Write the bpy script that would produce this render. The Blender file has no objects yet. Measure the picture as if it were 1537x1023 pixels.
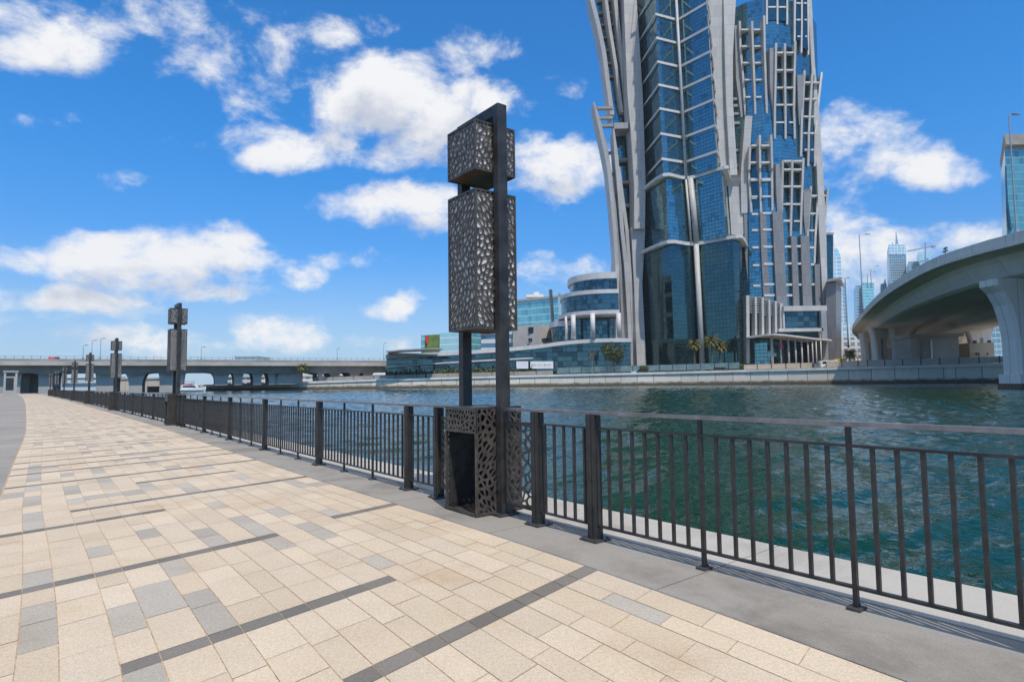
import bpy, math, random
from mathutils import Vector, Matrix
R = math.radians
scn = bpy.context.scene
col = scn.collection
# ------------------------------------------------------------------ camera
F_, P_, RO_, H_ = 925.87, R(3.8119), R(-0.7584), 1.484
cam = bpy.data.cameras.new('camera'); cam.sensor_width = 36; cam.lens = F_/1537*36
cam.clip_start = .05; cam.clip_end = 12000
co = bpy.data.objects.new('camera', cam); col.objects.link(co)
co.matrix_world = Matrix.Translation((0, 0, H_)) @ Matrix.Rotation(R(90)+P_, 4, 'X') @ Matrix.Rotation(RO_, 4, 'Z')
scn.camera = co
# ------------------------------------------------------------------ light and sky
SUN_EL = R(60); SUNH = (.36, -.933)
sl = bpy.data.lights.new('sun', 'SUN'); sl.energy = 3.75; sl.angle = R(.5); sl.color = (1, .94, .86)
so = bpy.data.objects.new('sun', sl); col.objects.link(so)
sd = Vector((SUNH[0]*math.cos(SUN_EL), SUNH[1]*math.cos(SUN_EL), math.sin(SUN_EL)))
so.rotation_euler = sd.to_track_quat('Z', 'Y').to_euler(); so.location = (20, -40, 80)
scn.view_settings.view_transform = 'Standard'; scn.view_settings.look = 'None'
scn.view_settings.exposure = 0; scn.view_settings.gamma = 1; scn.view_settings.use_curve_mapping = False

def ray(x, y):
    a, b = x-768.5, y-511.5
    c, s = math.cos(RO_), math.sin(RO_)
    u, v = c*a+s*b, -s*a+c*b
    Z = -v/F_
    return (u/F_, math.cos(P_)-math.sin(P_)*Z, math.sin(P_)+math.cos(P_)*Z)
DS = 1.
def at(x, y, D):                       # world point on the sight line of photo point (x, y) at ground distance D
    D *= DS
    r = ray(x, y); t = D/r[1]
    return Vector((r[0]*t, D, H_+r[2]*t))
def PX(px, z, D):                      # point at height z, distance D
    D *= DS
    zc = z-H_; y2 = D*math.cos(P_)+zc*math.sin(P_); z2 = -D*math.sin(P_)+zc*math.cos(P_)
    v = -F_*z2/y2; c, s = math.cos(RO_), math.sin(RO_)
    return Vector((((px-768.5)+s*v)/c*y2/F_, D, z))

SKY_STRENGTH = .118
w = bpy.data.worlds.new('World'); scn.world = w; w.use_nodes = True
wt = w.node_tree; wt.nodes.clear()
def N(t, kind, **k):
    n = t.nodes.new(kind)
    for a, b in k.items(): setattr(n, a, b)
    return n
def setin(t, n, i, v):
    if hasattr(v, 'is_output'): t.links.new(v, n.inputs[i])
    else: n.inputs[i].default_value = v
def MA(t, op, a, b=0., c=None, clamp=False):
    n = N(t, 'ShaderNodeMath', operation=op, use_clamp=clamp)
    setin(t, n, 0, a)
    if len(n.inputs) > 1: setin(t, n, 1, b)
    if c is not None: setin(t, n, 2, c)
    return n.outputs[0]
def VM(t, op, a, b=None, c=None):
    n = N(t, 'ShaderNodeVectorMath', operation=op)
    setin(t, n, 0, a)
    if b is not None: setin(t, n, 1, b)
    if c is not None: setin(t, n, 2, c)
    return n.outputs['Value'] if op in ('LENGTH', 'DOT_PRODUCT') else n.outputs[0]
def MIX(t, f, a, b, mode='MIX'):
    n = N(t, 'ShaderNodeMix', data_type='RGBA', blend_type=mode)
    setin(t, n, 0, f); setin(t, n, 6, a); setin(t, n, 7, b)
    return n.outputs[2]
def SMOOTH(t, x, a, b):
    n = N(t, 'ShaderNodeMapRange', interpolation_type='SMOOTHSTEP')
    setin(t, n, 0, x); n.inputs[1].default_value = a; n.inputs[2].default_value = b
    return n.outputs[0]
def NOISE(t, vec, scale, detail=4, rough=.55, dist=0, color=False):
    n = N(t, 'ShaderNodeTexNoise'); setin(t, n, 'Vector', vec)
    n.inputs['Scale'].default_value = scale; n.inputs['Detail'].default_value = detail
    n.inputs['Roughness'].default_value = rough; n.inputs['Distortion'].default_value = dist
    return n.outputs['Color' if color else 0]
# cumulus banks: photo position (px), half widths, weight
CL = [(88,68,92,44,1.05),(15,25,80,36,.55),(322,92,82,50,.78),(300,35,120,46,.55),(400,120,95,75,.55),(215,15,110,28,.5),(705,78,62,42,.82),(505,40,75,30,.56),(610,105,80,36,.55),
 (560,150,92,60,1.35),(620,190,80,50,1.05),(445,232,92,32,1.05),(520,225,100,36,.9),(600,305,108,34,1.15),(640,330,60,22,.9),(345,203,62,26,.62),(735,152,55,34,.95),(855,255,90,48,1.05),(800,240,60,40,.85),
 (170,375,105,38,1.2),(260,388,150,40,1.2),(340,395,70,30,.95),(330,436,80,14,.85),(100,450,110,24,.95),(15,448,60,24,.75),(455,405,55,22,.95),(525,392,50,14,.55),(160,268,50,18,.72),(120,180,50,14,.38),(260,200,36,14,.38),
 (1300,225,105,58,1.1),(1395,258,82,36,1.1),(1255,205,60,50,.9),(1285,275,36,16,.6),(1350,385,190,46,1.15),(585,462,55,14,.8),(640,442,42,15,.65),(830,408,66,22,.85),
 (30,385,60,22,.7),(250,498,280,20,.62),(450,512,240,18,.6),(60,480,100,12,.42),(840,115,40,24,.4),(1130,330,160,60,.7)]
g = bpy.data.node_groups.new('cloud_field', 'ShaderNodeTree')
g.interface.new_socket('Vector', in_out='INPUT', socket_type='NodeSocketVector')
g.interface.new_socket('Field', in_out='OUTPUT', socket_type='NodeSocketFloat')
gi, go = N(g, 'NodeGroupInput'), N(g, 'NodeGroupOutput')
d = gi.outputs[0]
sp = N(g, 'ShaderNodeSeparateXYZ'); g.links.new(d, sp.inputs[0])
yy = MA(g, 'MAXIMUM', sp.outputs[1], .05)
cb = N(g, 'ShaderNodeCombineXYZ')
g.links.new(MA(g, 'DIVIDE', sp.outputs[0], yy), cb.inputs[0]); g.links.new(MA(g, 'DIVIDE', sp.outputs[2], yy), cb.inputs[1])
warp = VM(g, 'SUBTRACT', NOISE(g, cb.outputs[0], 5., 3, .6, color=True), (.5, .5, .5))
pp = VM(g, 'MULTIPLY_ADD', warp, (.11, .07, 0), cb.outputs[0])
acc = None
for x, y, rx, ry, wt_ in CL:
    r = ray(x, y); cx, cy = r[0]/r[1], r[2]/r[1]; ix, iy = F_/rx/1.25, F_/ry/1.25
    q = VM(g, 'MULTIPLY_ADD', pp, (ix, iy, 0), (-cx*ix, -cy*iy, 0))
    b = MA(g, 'MULTIPLY_ADD', VM(g, 'DOT_PRODUCT', q, q), -.75*wt_, wt_)
    acc = b if acc is None else MA(g, 'SMOOTH_MAX', acc, b, .12)
acc = MA(g, 'MAXIMUM', acc, -.45)
front = MA(g, 'MULTIPLY', SMOOTH(g, sp.outputs[1], .05, .25), SMOOTH(g, sp.outputs[2], .80, .60))
over = SMOOTH(g, sp.outputs[2], .56, .80)  # added cloud cover overhead, out of view, to whiten the skylight
back = MA(g, 'ADD', MA(g, 'MULTIPLY_ADD', NOISE(g, d, 2.2, 3, .5), 2.2, -1.25), MA(g, 'MULTIPLY', over, 1.25))
fld = MA(g, 'ADD', MA(g, 'MULTIPLY', acc, front), MA(g, 'MULTIPLY', back, MA(g, 'SUBTRACT', 1, front)))
st = VM(g, 'MULTIPLY', d, (1, 1, 1.5))
n1 = NOISE(g, st, 10.5, 9, .62, .2)
n2 = NOISE(g, st, 2.7, 2, .5)
nn = MA(g, 'MULTIPLY_ADD', n1, 3.0, MA(g, 'MULTIPLY', n2, .6))
g.links.new(MA(g, 'ADD', fld, MA(g, 'SUBTRACT', nn, 2.08)), go.inputs[0])
geo = N(wt, 'ShaderNodeTexCoord')
dirv = geo.outputs['Generated']
c1 = N(wt, 'ShaderNodeGroup', node_tree=g); wt.links.new(dirv, c1.inputs[0])
c2 = N(wt, 'ShaderNodeGroup', node_tree=g); wt.links.new(VM(wt, 'ADD', dirv, (.012, -.01, .045)), c2.inputs[0])
sky = N(wt, 'ShaderNodeTexSky', sky_type='NISHITA', sun_disc=False)
sky.sun_elevation = SUN_EL; sky.sun_rotation = math.atan2(SUNH[0], SUNH[1])
sky.altitude = 0; sky.air_density = 1.; sky.dust_density = .6; sky.ozone_density = 3.5
sz = N(wt, 'ShaderNodeSeparateXYZ'); wt.links.new(dirv, sz.inputs[0])
hz = SMOOTH(wt, sz.outputs[2], .42, -.06)
graded = MIX(wt, 1, sky.outputs[0], MIX(wt, hz, (.20, 1.04, 1.66, 1), (.58, .78, 1.10, 1)), 'MULTIPLY')
low = SMOOTH(wt, sz.outputs[2], .22, -.04)
graded = MIX(wt, MA(wt, 'MULTIPLY', low, .75), graded, (4.5, 5.9, 7.5, 1))
mask = SMOOTH(wt, c1.outputs[0], -.04, .86)
mask = MA(wt, 'MULTIPLY', mask, .97)
shade = SMOOTH(wt, MA(wt, 'SUBTRACT', c2.outputs[0], MA(wt, 'MULTIPLY', c1.outputs[0], .15)), .05, 1.35)
cc = MIX(wt, shade, (8.15, 8.15, 8.2, 1), (4.9, 5.25, 6.1, 1))
fin = MIX(wt, mask, graded, cc)
bg = N(wt, 'ShaderNodeBackground'); wt.links.new(fin, bg.inputs[0]); bg.inputs[1].default_value = SKY_STRENGTH
wo = N(wt, 'ShaderNodeOutputWorld'); wt.links.new(bg.outputs[0], wo.inputs[0])
w.cycles.sampling_method = 'MANUAL'; w.cycles.sample_map_resolution = 512
# ------------------------------------------------------------------ materials
def mat(name, c, rough=.6, metal=0., spec=.5):
    m = bpy.data.materials.new(name); m.use_nodes = True
    b = m.node_tree.nodes['Principled BSDF']
    b.inputs['Base Color'].default_value = (*c, 1); b.inputs['Roughness'].default_value = rough
    b.inputs['Metallic'].default_value = metal; b.inputs['Specular IOR Level'].default_value = spec
    return m, m.node_tree, b
def noisy(name, c, rough=.6, metal=0., amt=.25, scale=3., bump=0., bscale=60., spec=.5, c2=None):
    m, t, b = mat(name, c, rough, metal, spec)
    tc = N(t, 'ShaderNodeTexCoord').outputs['Object']
    n = NOISE(t, tc, scale, 6, .65)
    lo = c2 or tuple(v*(1-amt*1.6) for v in c); hi = tuple(min(1, v*(1+amt*.8)) for v in c)
    t.links.new(MIX(t, SMOOTH(t, n, .3, .7), (*lo, 1), (*hi, 1)), b.inputs['Base Color'])
    if bump:
        bn = N(t, 'ShaderNodeBump'); bn.inputs['Strength'].default_value = bump; bn.inputs['Distance'].default_value = .01
        t.links.new(NOISE(t, tc, bscale, 4), bn.inputs['Height']); t.links.new(bn.outputs[0], b.inputs['Normal'])
    return m
def gridmat(name, c, line, w_, h_, lu=.03, lv=.03, rough=.4, metal=0., var=.2, tilt=0., c2=None, p2=.0, off=0, shift=0., spec=.5, linemetal=None, dirt=0.):
    """panels w_ x h_ metres in UV, joint lines, per-panel tint / tilt; c2 shows on a share p2 of the panels"""
    m, t, b = mat(name, c, rough, metal, spec)
    uv = N(t, 'ShaderNodeUVMap'); s = N(t, 'ShaderNodeSeparateXYZ'); t.links.new(uv.outputs[0], s.inputs[0])
    v = MA(t, 'DIVIDE', MA(t, 'ADD', s.outputs[1], shift), h_); fv = MA(t, 'FLOOR', v)
    u = MA(t, 'DIVIDE', s.outputs[0], w_)
    if off: u = MA(t, 'ADD', u, MA(t, 'MULTIPLY', MA(t, 'MODULO', fv, 2), .5))
    fu = MA(t, 'FLOOR', u)
    cb = N(t, 'ShaderNodeCombineXYZ'); t.links.new(fu, cb.inputs[0]); t.links.new(fv, cb.inputs[1])
    wn = N(t, 'ShaderNodeTexWhiteNoise', noise_dimensions='2D'); t.links.new(cb.outputs[0], wn.inputs['Vector'])
    k = MA(t, 'MULTIPLY_ADD', wn.outputs[0], 2*var, 1-var)
    base = VM(t, 'SCALE', c); base.node.inputs[3].default_value = 1; t.links.new(k, base.node.inputs[3])
    if c2:
        wn2 = N(t, 'ShaderNodeTexWhiteNoise', noise_dimensions='3D'); t.links.new(VM(t, 'ADD', cb.outputs[0], (7.3, 3.1, 5)), wn2.inputs['Vector'])
        base = MIX(t, MA(t, 'LESS_THAN', wn2.outputs[0], p2), base, (*c2, 1))
    if dirt:
        tc = N(t, 'ShaderNodeTexCoord').outputs['Object']
        dn = NOISE(t, VM(t, 'MULTIPLY', tc, (1, 1, .12)), .5, 6, .7)
        base = MIX(t, MA(t, 'MULTIPLY', SMOOTH(t, dn, .4, .75), dirt), base, tuple(x*.55 for x in c)+(1,))
    lm = MA(t, 'MAXIMUM', MA(t, 'LESS_THAN', MA(t, 'FRACT', u), lu/w_), MA(t, 'LESS_THAN', MA(t, 'FRACT', v), lv/h_))
    t.links.new(MIX(t, lm, base, (*line, 1)), b.inputs['Base Color'])
    if metal: t.links.new(MA(t, 'MULTIPLY', MA(t, 'SUBTRACT', 1, lm), metal), b.inputs['Metallic'])
    t.links.new(MA(t, 'MULTIPLY_ADD', lm, .35, rough), b.inputs['Roughness'])
    if tilt:
        ge = N(t, 'ShaderNodeNewGeometry')
        wob = VM(t, 'SUBTRACT', NOISE(t, uv.outputs[0], .35, 2, color=True), (.5, .5, .5))
        nv = VM(t, 'MULTIPLY_ADD', VM(t, 'SUBTRACT', wn.outputs[1], (.5, .5, .5)), (tilt, tilt, tilt), ge.outputs['Normal'])
        nv = VM(t, 'MULTIPLY_ADD', wob, (tilt*2, tilt*2, tilt*2), nv)
        t.links.new(VM(t, 'NORMALIZE', nv), b.inputs['Normal'])
    return m
def stone_slab(name, c, dk):
    m, t, b = mat(name, c, .78, 0, .35)
    tc = N(t, 'ShaderNodeTexCoord').outputs['Object']
    a = NOISE(t, tc, .9, 8, .7, .4); f = NOISE(t, tc, 120, 4, .75); st = NOISE(t, VM(t, 'ADD', tc, (5, 9, 2)), 2.6, 7, .72, .6)
    col_ = MIX(t, MA(t, 'MULTIPLY', SMOOTH(t, a, .42, .70), .85), (*c, 1), (*dk, 1))
    col_ = MIX(t, MA(t, 'MULTIPLY', SMOOTH(t, st, .58, .74), .4), col_, tuple(min(1, v*1.3) for v in c)+(1,))
    sc = VM(t, 'SCALE', col_); t.links.new(MA(t, 'MULTIPLY_ADD', SMOOTH(t, f, .28, .72), .42, .78), sc.node.inputs[3])
    t.links.new(sc, b.inputs['Base Color'])
    bn = N(t, 'ShaderNodeBump'); bn.inputs['Strength'].default_value = .3; bn.inputs['Distance'].default_value = .004
    t.links.new(f, bn.inputs['Height']); t.links.new(bn.outputs[0], b.inputs['Normal'])
    return m
M = {}
M['metal'] = noisy('dark_bronze_metal', (.050, .047, .044), .42, .3, .3, 5, .15, 300)
M['lattice'] = noisy('lattice_metal', (.090, .078, .065), .5, .2, .3, 7, .1, 200)
M['plate'] = noisy('base_plate_metal', (.075, .07, .066), .5, .3, .3, 9)
M['under'] = noisy('underside_metal', (.11, .075, .045), .5, .2, .2, 4)  # warm bounce from the paving put into the plate's colour
M['diffuser'] = noisy('diffuser_acrylic', (.84, .78, .68), .4, 0, .1, 5)
M['rail'] = noisy('rail_metal', (.30, .285, .28), .33, .8, .2, 5)
M['slab'] = stone_slab('grey_granite_slab', (.30, .274, .236), (.18, .16, .132))
M['coping'] = stone_slab('pale_coping_stone', (.44, .41, .36), (.27, .245, .215))
M['joint'] = noisy('sandy_joint', (.50, .35, .20), .9, 0, .3, 20)
M['asphalt'] = noisy('grey_asphalt', (.29, .262, .225), .9, 0, .12, .4, .2, 90)
M['sand'] = noisy('sandy_ground', (.42, .35, .27), .95, 0, .25, .03)
M['concrete'] = noisy('concrete', (.43, .405, .36), .8, 0, .14, .12)
M['concrete_dark'] = noisy('weathered_concrete', (.33, .31, .275), .85, 0, .16, .15)
M['deck'] = gridmat('bridge_concrete', (.69, .655, .59), (.36, .345, .31), 5.5, 60, .10, .05, .75, 0, .03, dirt=.35)
M['parapet'] = gridmat('parapet_concrete', (.68, .65, .59), (.3, .3, .29), 4.5, 60, .09, .05, .8, 0, .05, dirt=.3)
M['stone'] = gridmat('pale_stone_cladding', (.48, .455, .42), (.27, .255, .24), 3.4, 4.2, .08, .09, .5, 0, .07, off=1, dirt=.22)
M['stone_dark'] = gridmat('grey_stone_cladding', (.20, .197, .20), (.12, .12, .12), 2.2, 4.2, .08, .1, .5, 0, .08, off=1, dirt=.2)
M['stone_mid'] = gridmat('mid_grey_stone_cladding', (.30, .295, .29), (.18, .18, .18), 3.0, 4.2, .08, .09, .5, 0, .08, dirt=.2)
M['band'] = noisy('white_band', (.60, .575, .54), .5, 0, .08, .3)
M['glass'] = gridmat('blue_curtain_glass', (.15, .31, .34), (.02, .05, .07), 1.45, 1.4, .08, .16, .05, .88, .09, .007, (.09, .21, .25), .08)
M['glass_deep'] = gridmat('deep_blue_curtain_glass', (.052, .125, .135), (.012, .03, .04), 1.5, 1.6, .07, .12, .05, .85, .10, .007, (.045, .11, .12), .10)  # the lowest block's dark reflections are put into this glass colour
M['glass_low'] = gridmat('podium_glass', (.07, .15, .18), (.02, .03, .04), 2.2, 1.9, .08, .2, .06, .85, .12, .010, (.035, .08, .10), .3)
M['glass_dark'] = noisy('dark_glass', (.012, .03, .045), .08, .2, .3, .4)  # very dark blue glass
M['teal'] = gridmat('teal_glass_facade', (.22, .55, .58), (.55, .68, .68), 2.4, 4.0, .05, .5, .12, .5, .1, .01, (.15, .45, .5), .2)
M['teal_dark'] = gridmat('dark_teal_facade', (.10, .33, .38), (.2, .34, .36), 2.4, 4.0, .05, .4, .15, .3, .1, .01, (.06, .22, .28), .2)
M['teal_pale'] = gridmat('pale_teal_glass_facade', (.42, .68, .70), (.62, .74, .74), 2.4, 4.0, .05, .6, .15, .4, .06, .01)
M['far_glass'] = gridmat('far_tower_glass', (.20, .36, .44), (.40, .48, .52), 3.0, 3.8, .3, .9, .15, .5, .15, .01)
M['far_pale'] = gridmat('far_pale_tower', (.42, .60, .66), (.62, .70, .74), 5.0, 4.0, .9, 1.2, .2, .3, .12)  # part of the distance haze is put into this pale colour
M['far_flats'] = gridmat('far_flats', (.18, .19, .2), (.62, .58, .52), 3.6, 3.4, 1.4, 1.3, .5, 0, .3)
M['office'] = gridmat('office_windows', (.10, .2, .28), (.62, .61, .58), 4, 4, .0, 1.9, .2, .3, .2)
M['bank'] = None
M['white'] = noisy('white_paint', (.78, .78, .76), .4, 0, .06, 1)
M['render'] = noisy('beige_render', (.46, .42, .37), .8, 0, .1, .2)
M['tan'] = gridmat('tan_panels', (.56, .45, .34), (.3, .25, .2), 6.0, 30, .2, .1, .8, 0, .1)
M['yellow'] = noisy('yellow_panel', (.55, .42, .04), .6, 0, .2, 1)
M['red'] = noisy('red_paint', (.62, .03, .025), .5, 0, .1, 1)
M['magenta'] = noisy('magenta_banner', (.7, .02, .12), .6, 0, .1, 1)
M['green_panel'] = noisy('green_screen', (.16, .24, .05), .6, 0, .2, .3)
M['black'] = noisy('black_rubber', (.015, .015, .016), .6, 0, .2, 2)
M['window'] = noisy('vehicle_window', (.02, .028, .035), .08, 0, .2, 2)
M['bark'] = noisy('bark', (.16, .115, .075), .9, 0, .3, 3)
M['leaf'] = noisy('tree_leaves', (.075, .10, .028), .55, 0, .5, 1.4)
M['palm'] = noisy('palm_fronds', (.22, .20, .045), .5, 0, .5, 1.2)
M['hedge'] = noisy('hedge_leaves', (.10, .15, .03), .6, 0, .5, .8)
M['dry'] = noisy('dry_twigs', (.22, .19, .17), .9, 0, .3, 2)
M['lamp_metal'] = noisy('galvanised_pole', (.36, .37, .38), .4, .5, .12, 2)

def bankmat():
    m, t, b = mat('quay_stone', (.5, .46, .41), .8)
    uv = N(t, 'ShaderNodeUVMap'); s = N(t, 'ShaderNodeSeparateXYZ'); t.links.new(uv.outputs[0], s.inputs[0])
    tc = N(t, 'ShaderNodeTexCoord').outputs['Object']
    u = MA(t, 'DIVIDE', s.outputs[0], 6.); v = s.outputs[1]
    n = NOISE(t, VM(t, 'MULTIPLY', tc, (1, 1, .3)), .35, 6, .7)
    edge = MA(t, 'MULTIPLY_ADD', n, 1.6, v)
    wet = SMOOTH(t, edge, 2.1, 1.0)
    cb = N(t, 'ShaderNodeCombineXYZ'); t.links.new(MA(t, 'FLOOR', u), cb.inputs[0])
    wn = N(t, 'ShaderNodeTexWhiteNoise', noise_dimensions='2D'); t.links.new(cb.outputs[0], wn.inputs['Vector'])
    base = VM(t, 'SCALE', (.68, .61, .50)); t.links.new(MA(t, 'MULTIPLY_ADD', wn.outputs[0], .22, .86), base.node.inputs[3])
    c = MIX(t, MA(t, 'MULTIPLY', SMOOTH(t, n, .5, .75), .5), base, (.34, .30, .25, 1))
    c = MIX(t, wet, c, (.11, .082, .045, 1))
    c = MIX(t, MA(t, 'LESS_THAN', MA(t, 'FRACT', u), .03), c, (.15, .14, .13, 1))
    t.links.new(c, b.inputs['Base Color'])
    return m
M['bank'] = bankmat()
def tilemat():
    m, t, b = mat('paving_stone', (.5, .4, .3), .72, 0, .35)
    at_ = N(t, 'ShaderNodeAttribute', attribute_name='tint'); tc = N(t, 'ShaderNodeTexCoord').outputs['Object']
    n = NOISE(t, tc, 1.1, 6, .65); f = NOISE(t, tc, 110, 4, .75); f2 = NOISE(t, tc, 38, 4, .7)
    k = MA(t, 'MULTIPLY_ADD', SMOOTH(t, f, .3, .7), .40, .72)
    k = MA(t, 'MULTIPLY', k, MA(t, 'MULTIPLY_ADD', SMOOTH(t, f2, .3, .7), .18, .93))
    k = MA(t, 'MULTIPLY', k, MA(t, 'MULTIPLY_ADD', n, .34, .82))
    c = VM(t, 'SCALE', at_.outputs['Color']); t.links.new(k, c.node.inputs[3])
    st = NOISE(t, VM(t, 'ADD', tc, (13, 5, 0)), .75, 7, .7)
    c = MIX(t, MA(t, 'MULTIPLY', SMOOTH(t, st, .50, .76), .6), c, MIX(t, 1, c, (.80, .66, .50, 1), 'MULTIPLY'))
    vo = N(t, 'ShaderNodeTexVoronoi'); t.links.new(tc, vo.inputs['Vector']); vo.inputs['Scale'].default_value = 5.5
    spot = MA(t, 'LESS_THAN', vo.outputs['Distance'], .028)
    c = MIX(t, MA(t, 'MULTIPLY', spot, .55), c, (.05, .045, .04, 1))
    t.links.new(c, b.inputs['Base Color'])
    bn = N(t, 'ShaderNodeBump'); bn.inputs['Strength'].default_value = .22; bn.inputs['Distance'].default_value = .004
    t.links.new(f, bn.inputs['Height']); t.links.new(bn.outputs[0], b.inputs['Normal'])
    return m
M['tile'] = tilemat()
UYC = (.7767, .6298, 0)
def watermat():
    m, t, b = mat('canal_water', (.004, .034, .026), .06, 0, .5)
    b.inputs['IOR'].default_value = 1.333
    tc = N(t, 'ShaderNodeTexCoord').outputs['Object']
    n0 = NOISE(t, tc, .06, 3, .5)
    t.links.new(MIX(t, n0, (.002, .025, .0085, 1), (.0035, .038, .0135, 1)), b.inputs['Base Color'])
    bn = N(t, 'ShaderNodeBump'); bn.inputs['Strength'].default_value = 1.; bn.inputs['Distance'].default_value = .035
    t.links.new(NOISE(t, tc, 4.5, 3, .6, .6), bn.inputs['Height']); t.links.new(bn.outputs[0], b.inputs['Normal'])
    return m
M['water'] = watermat()
# ------------------------------------------------------------------ mesh helpers
class MB:
    def __init__(s): s.v = []; s.f = []; s.c = []
    def face(s, pts, tint=None):
        i = len(s.v); s.v += [tuple(p) for p in pts]; s.f.append(tuple(range(i, i+len(pts)))); s.c.append(tint)
    def box(s, o, ax, ay, az):              # o corner, three edge vectors
        o, ax, ay, az = map(Vector, (o, ax, ay, az)); i = len(s.v)
        s.v += [tuple(o+ax*a+ay*b+az*c) for c in (0, 1) for b in (0, 1) for a in (0, 1)]
        q = [(0,2,3,1),(4,5,7,6),(0,1,5,4),(2,6,7,3),(0,4,6,2),(1,3,7,5)]
        if ax.cross(ay).dot(az) < 0: q = [x[::-1] for x in q]
        s.f += [tuple(i+k for k in x) for x in q]; s.c += [None]*6
    def cbox(s, c, sx, sy, sz, ang=0):      # centred box, rotated about z
        ex = Vector((math.cos(ang), math.sin(ang), 0)); ey = Vector((-math.sin(ang), math.cos(ang), 0))
        s.box(Vector(c)-ex*sx/2-ey*sy/2-Vector((0, 0, sz/2)), ex*sx, ey*sy, (0, 0, sz))
    def loft(s, rings, closed=True, caps=True):
        i0 = len(s.v); n = len(rings[0])
        for r in rings: s.v += [tuple(p) for p in r]
        for k in range(len(rings)-1):
            for j in range(n if closed else n-1):
                a, b = i0+k*n+j, i0+k*n+(j+1) % n
                s.f.append((a, b, b+n, a+n)); s.c.append(None)
        if caps and closed:
            s.f.append(tuple(i0+j for j in range(n))[::-1]); s.f.append(tuple(i0+(len(rings)-1)*n+j for j in range(n))); s.c += [None]*2
    def tube(s, pts, rad, n=8, caps=True):
        pts = [Vector(p) for p in pts]; rings = []
        rads = rad if isinstance(rad, (list, tuple)) else [rad]*len(pts)
        for k, p in enumerate(pts):
            d = (pts[min(k+1, len(pts)-1)]-pts[max(k-1, 0)]).normalized()
            a = Vector((1, 0, 0)) if abs(d.x) < .8 else Vector((0, 1, 0))
            e = (a-d*a.dot(d)).normalized(); f = d.cross(e)
            rings.append([p+(e*math.cos(2*math.pi*j/n)+f*math.sin(2*math.pi*j/n))*rads[k] for j in range(n)])
        s.loft(rings, True, caps)
    def build(s, name, m, parent=None, smooth=False, uv=True, bevel=0):
        me = bpy.data.meshes.new(name); me.from_pydata(s.v, [], s.f); me.materials.append(m)
        if uv:
            l = me.uv_layers.new(name='UVMap'); vs = me.vertices; data = []
            for p in me.polygons:
                n = p.normal
                if abs(n.z) < .75:
                    h = math.hypot(n.x, n.y) or 1; tx, ty = -n.y/h, n.x/h
                    for vi in p.vertices: q = vs[vi].co; data += [q.x*tx+q.y*ty, q.z]
                else:
                    for vi in p.vertices: q = vs[vi].co; data += [q.x, q.y]
            l.data.foreach_set('uv', data)
        if any(c is not None for c in s.c):
            a = me.color_attributes.new('tint', 'FLOAT_COLOR', 'CORNER'); data = []
            for p, c in zip(me.polygons, s.c):
                for _ in p.vertices: data += [*(c or (.5, .5, .5)), 1]
            a.data.foreach_set('color', data)
        if smooth: me.shade_smooth()
        me.update()
        o = link(name, me, parent)
        if bevel:
            bv = o.modifiers.new('bevel', 'BEVEL'); bv.width = bevel; bv.segments = 2; bv.limit_method = 'ANGLE'; bv.angle_limit = R(50)
        return o
def link(name, me, parent=None, loc=None, rz=0):
    o = bpy.data.objects.new(name, me); col.objects.link(o); o.parent = parent
    if loc is not None: o.location = loc
    if rz: o.rotation_euler.z = rz
    return o
def thing(name, label, cat, group=None, loc=(0, 0, 0), rz=0):
    o = bpy.data.objects.new(name, None); col.objects.link(o); o.location = loc; o.rotation_euler.z = rz
    o.empty_display_size = .2
    return tag(o, label, cat, group)
def tag(o, label, cat, group=None):
    o['label'] = label; o['category'] = cat
    if group: o['group'] = group
    return o
def copy_tree(o, parent=None):
    c = o.copy(); col.objects.link(c); c.parent = parent
    for ch in list(o.children): copy_tree(ch, c)
    return c
def structure(o): o['kind'] = 'structure'; return o
ORD = ['first', 'second', 'third', 'fourth', 'fifth', 'sixth', 'seventh', 'eighth']
# ------------------------------------------------------------------ the quayside promenade: station s along it, t across it towards the water
UX, UY = Vector((-.6298, .7767, 0)), Vector((.7767, .6298, 0))
def curve(kn):
    xs = [k[0] for k in kn]; ys = [k[1] for k in kn]; n = len(xs)
    ms = [(ys[min(i+1, n-1)]-ys[max(i-1, 0)])/(xs[min(i+1, n-1)]-xs[max(i-1, 0)]) for i in range(n)]
    def f(x):
        if x <= xs[0]: return ys[0]+ms[0]*(x-xs[0])
        if x >= xs[-1]: return ys[-1]+ms[-1]*(x-xs[-1])
        i = max(j for j in range(n-1) if xs[j] <= x)
        h = xs[i+1]-xs[i]; u = (x-xs[i])/h
        return (2*u**3-3*u*u+1)*ys[i]+(u**3-2*u*u+u)*h*ms[i]+(-2*u**3+3*u*u)*ys[i+1]+(u**3-u*u)*h*ms[i+1]
    return f
tf = curve([(-14,4.0),(-6,4.15),(1.8,4.235),(4.1,4.27),(7.7,4.36),(14.7,4.55),(18.1,4.69),(21.6,4.82),(29,5.0),(48.5,5.28),(70,5.57),(93,5.8),(120,5.98),(152,5.97),(194,5.66),(225,5.3)])
tk = curve([(-14,2.5),(-6,2.8),(-2,3.12),(0,3.32),(1.22,3.44),(2.16,3.53),(3.93,3.66),(6.2,3.73),(9.84,3.77),(12.1,3.83),(18.4,4.03),(22,4.16),(28.7,4.33),(48.5,4.62),(70,4.91),(93,5.14),(120,5.32),(152,5.31),(194,5.0),(225,4.7)])
def PT(s, t, z=0): return UX*s+UY*t+Vector((0, 0, z))
def FP(s, dt=0, z=0): return PT(s, tf(s)+dt, z)
def tang(s): return math.atan2(*reversed((FP(s-.05)-FP(s+.05)).to_2d().normalized()))     # heading towards decreasing s (to the right along the railing)
SEND = 212
rng = random.Random(4)
def qo(q, o, z=0):                       # joint line leaves the kerb at station q; o metres in from the kerb
    s = q-.24*o; return PT(s, tk(s)-o, z)
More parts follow.
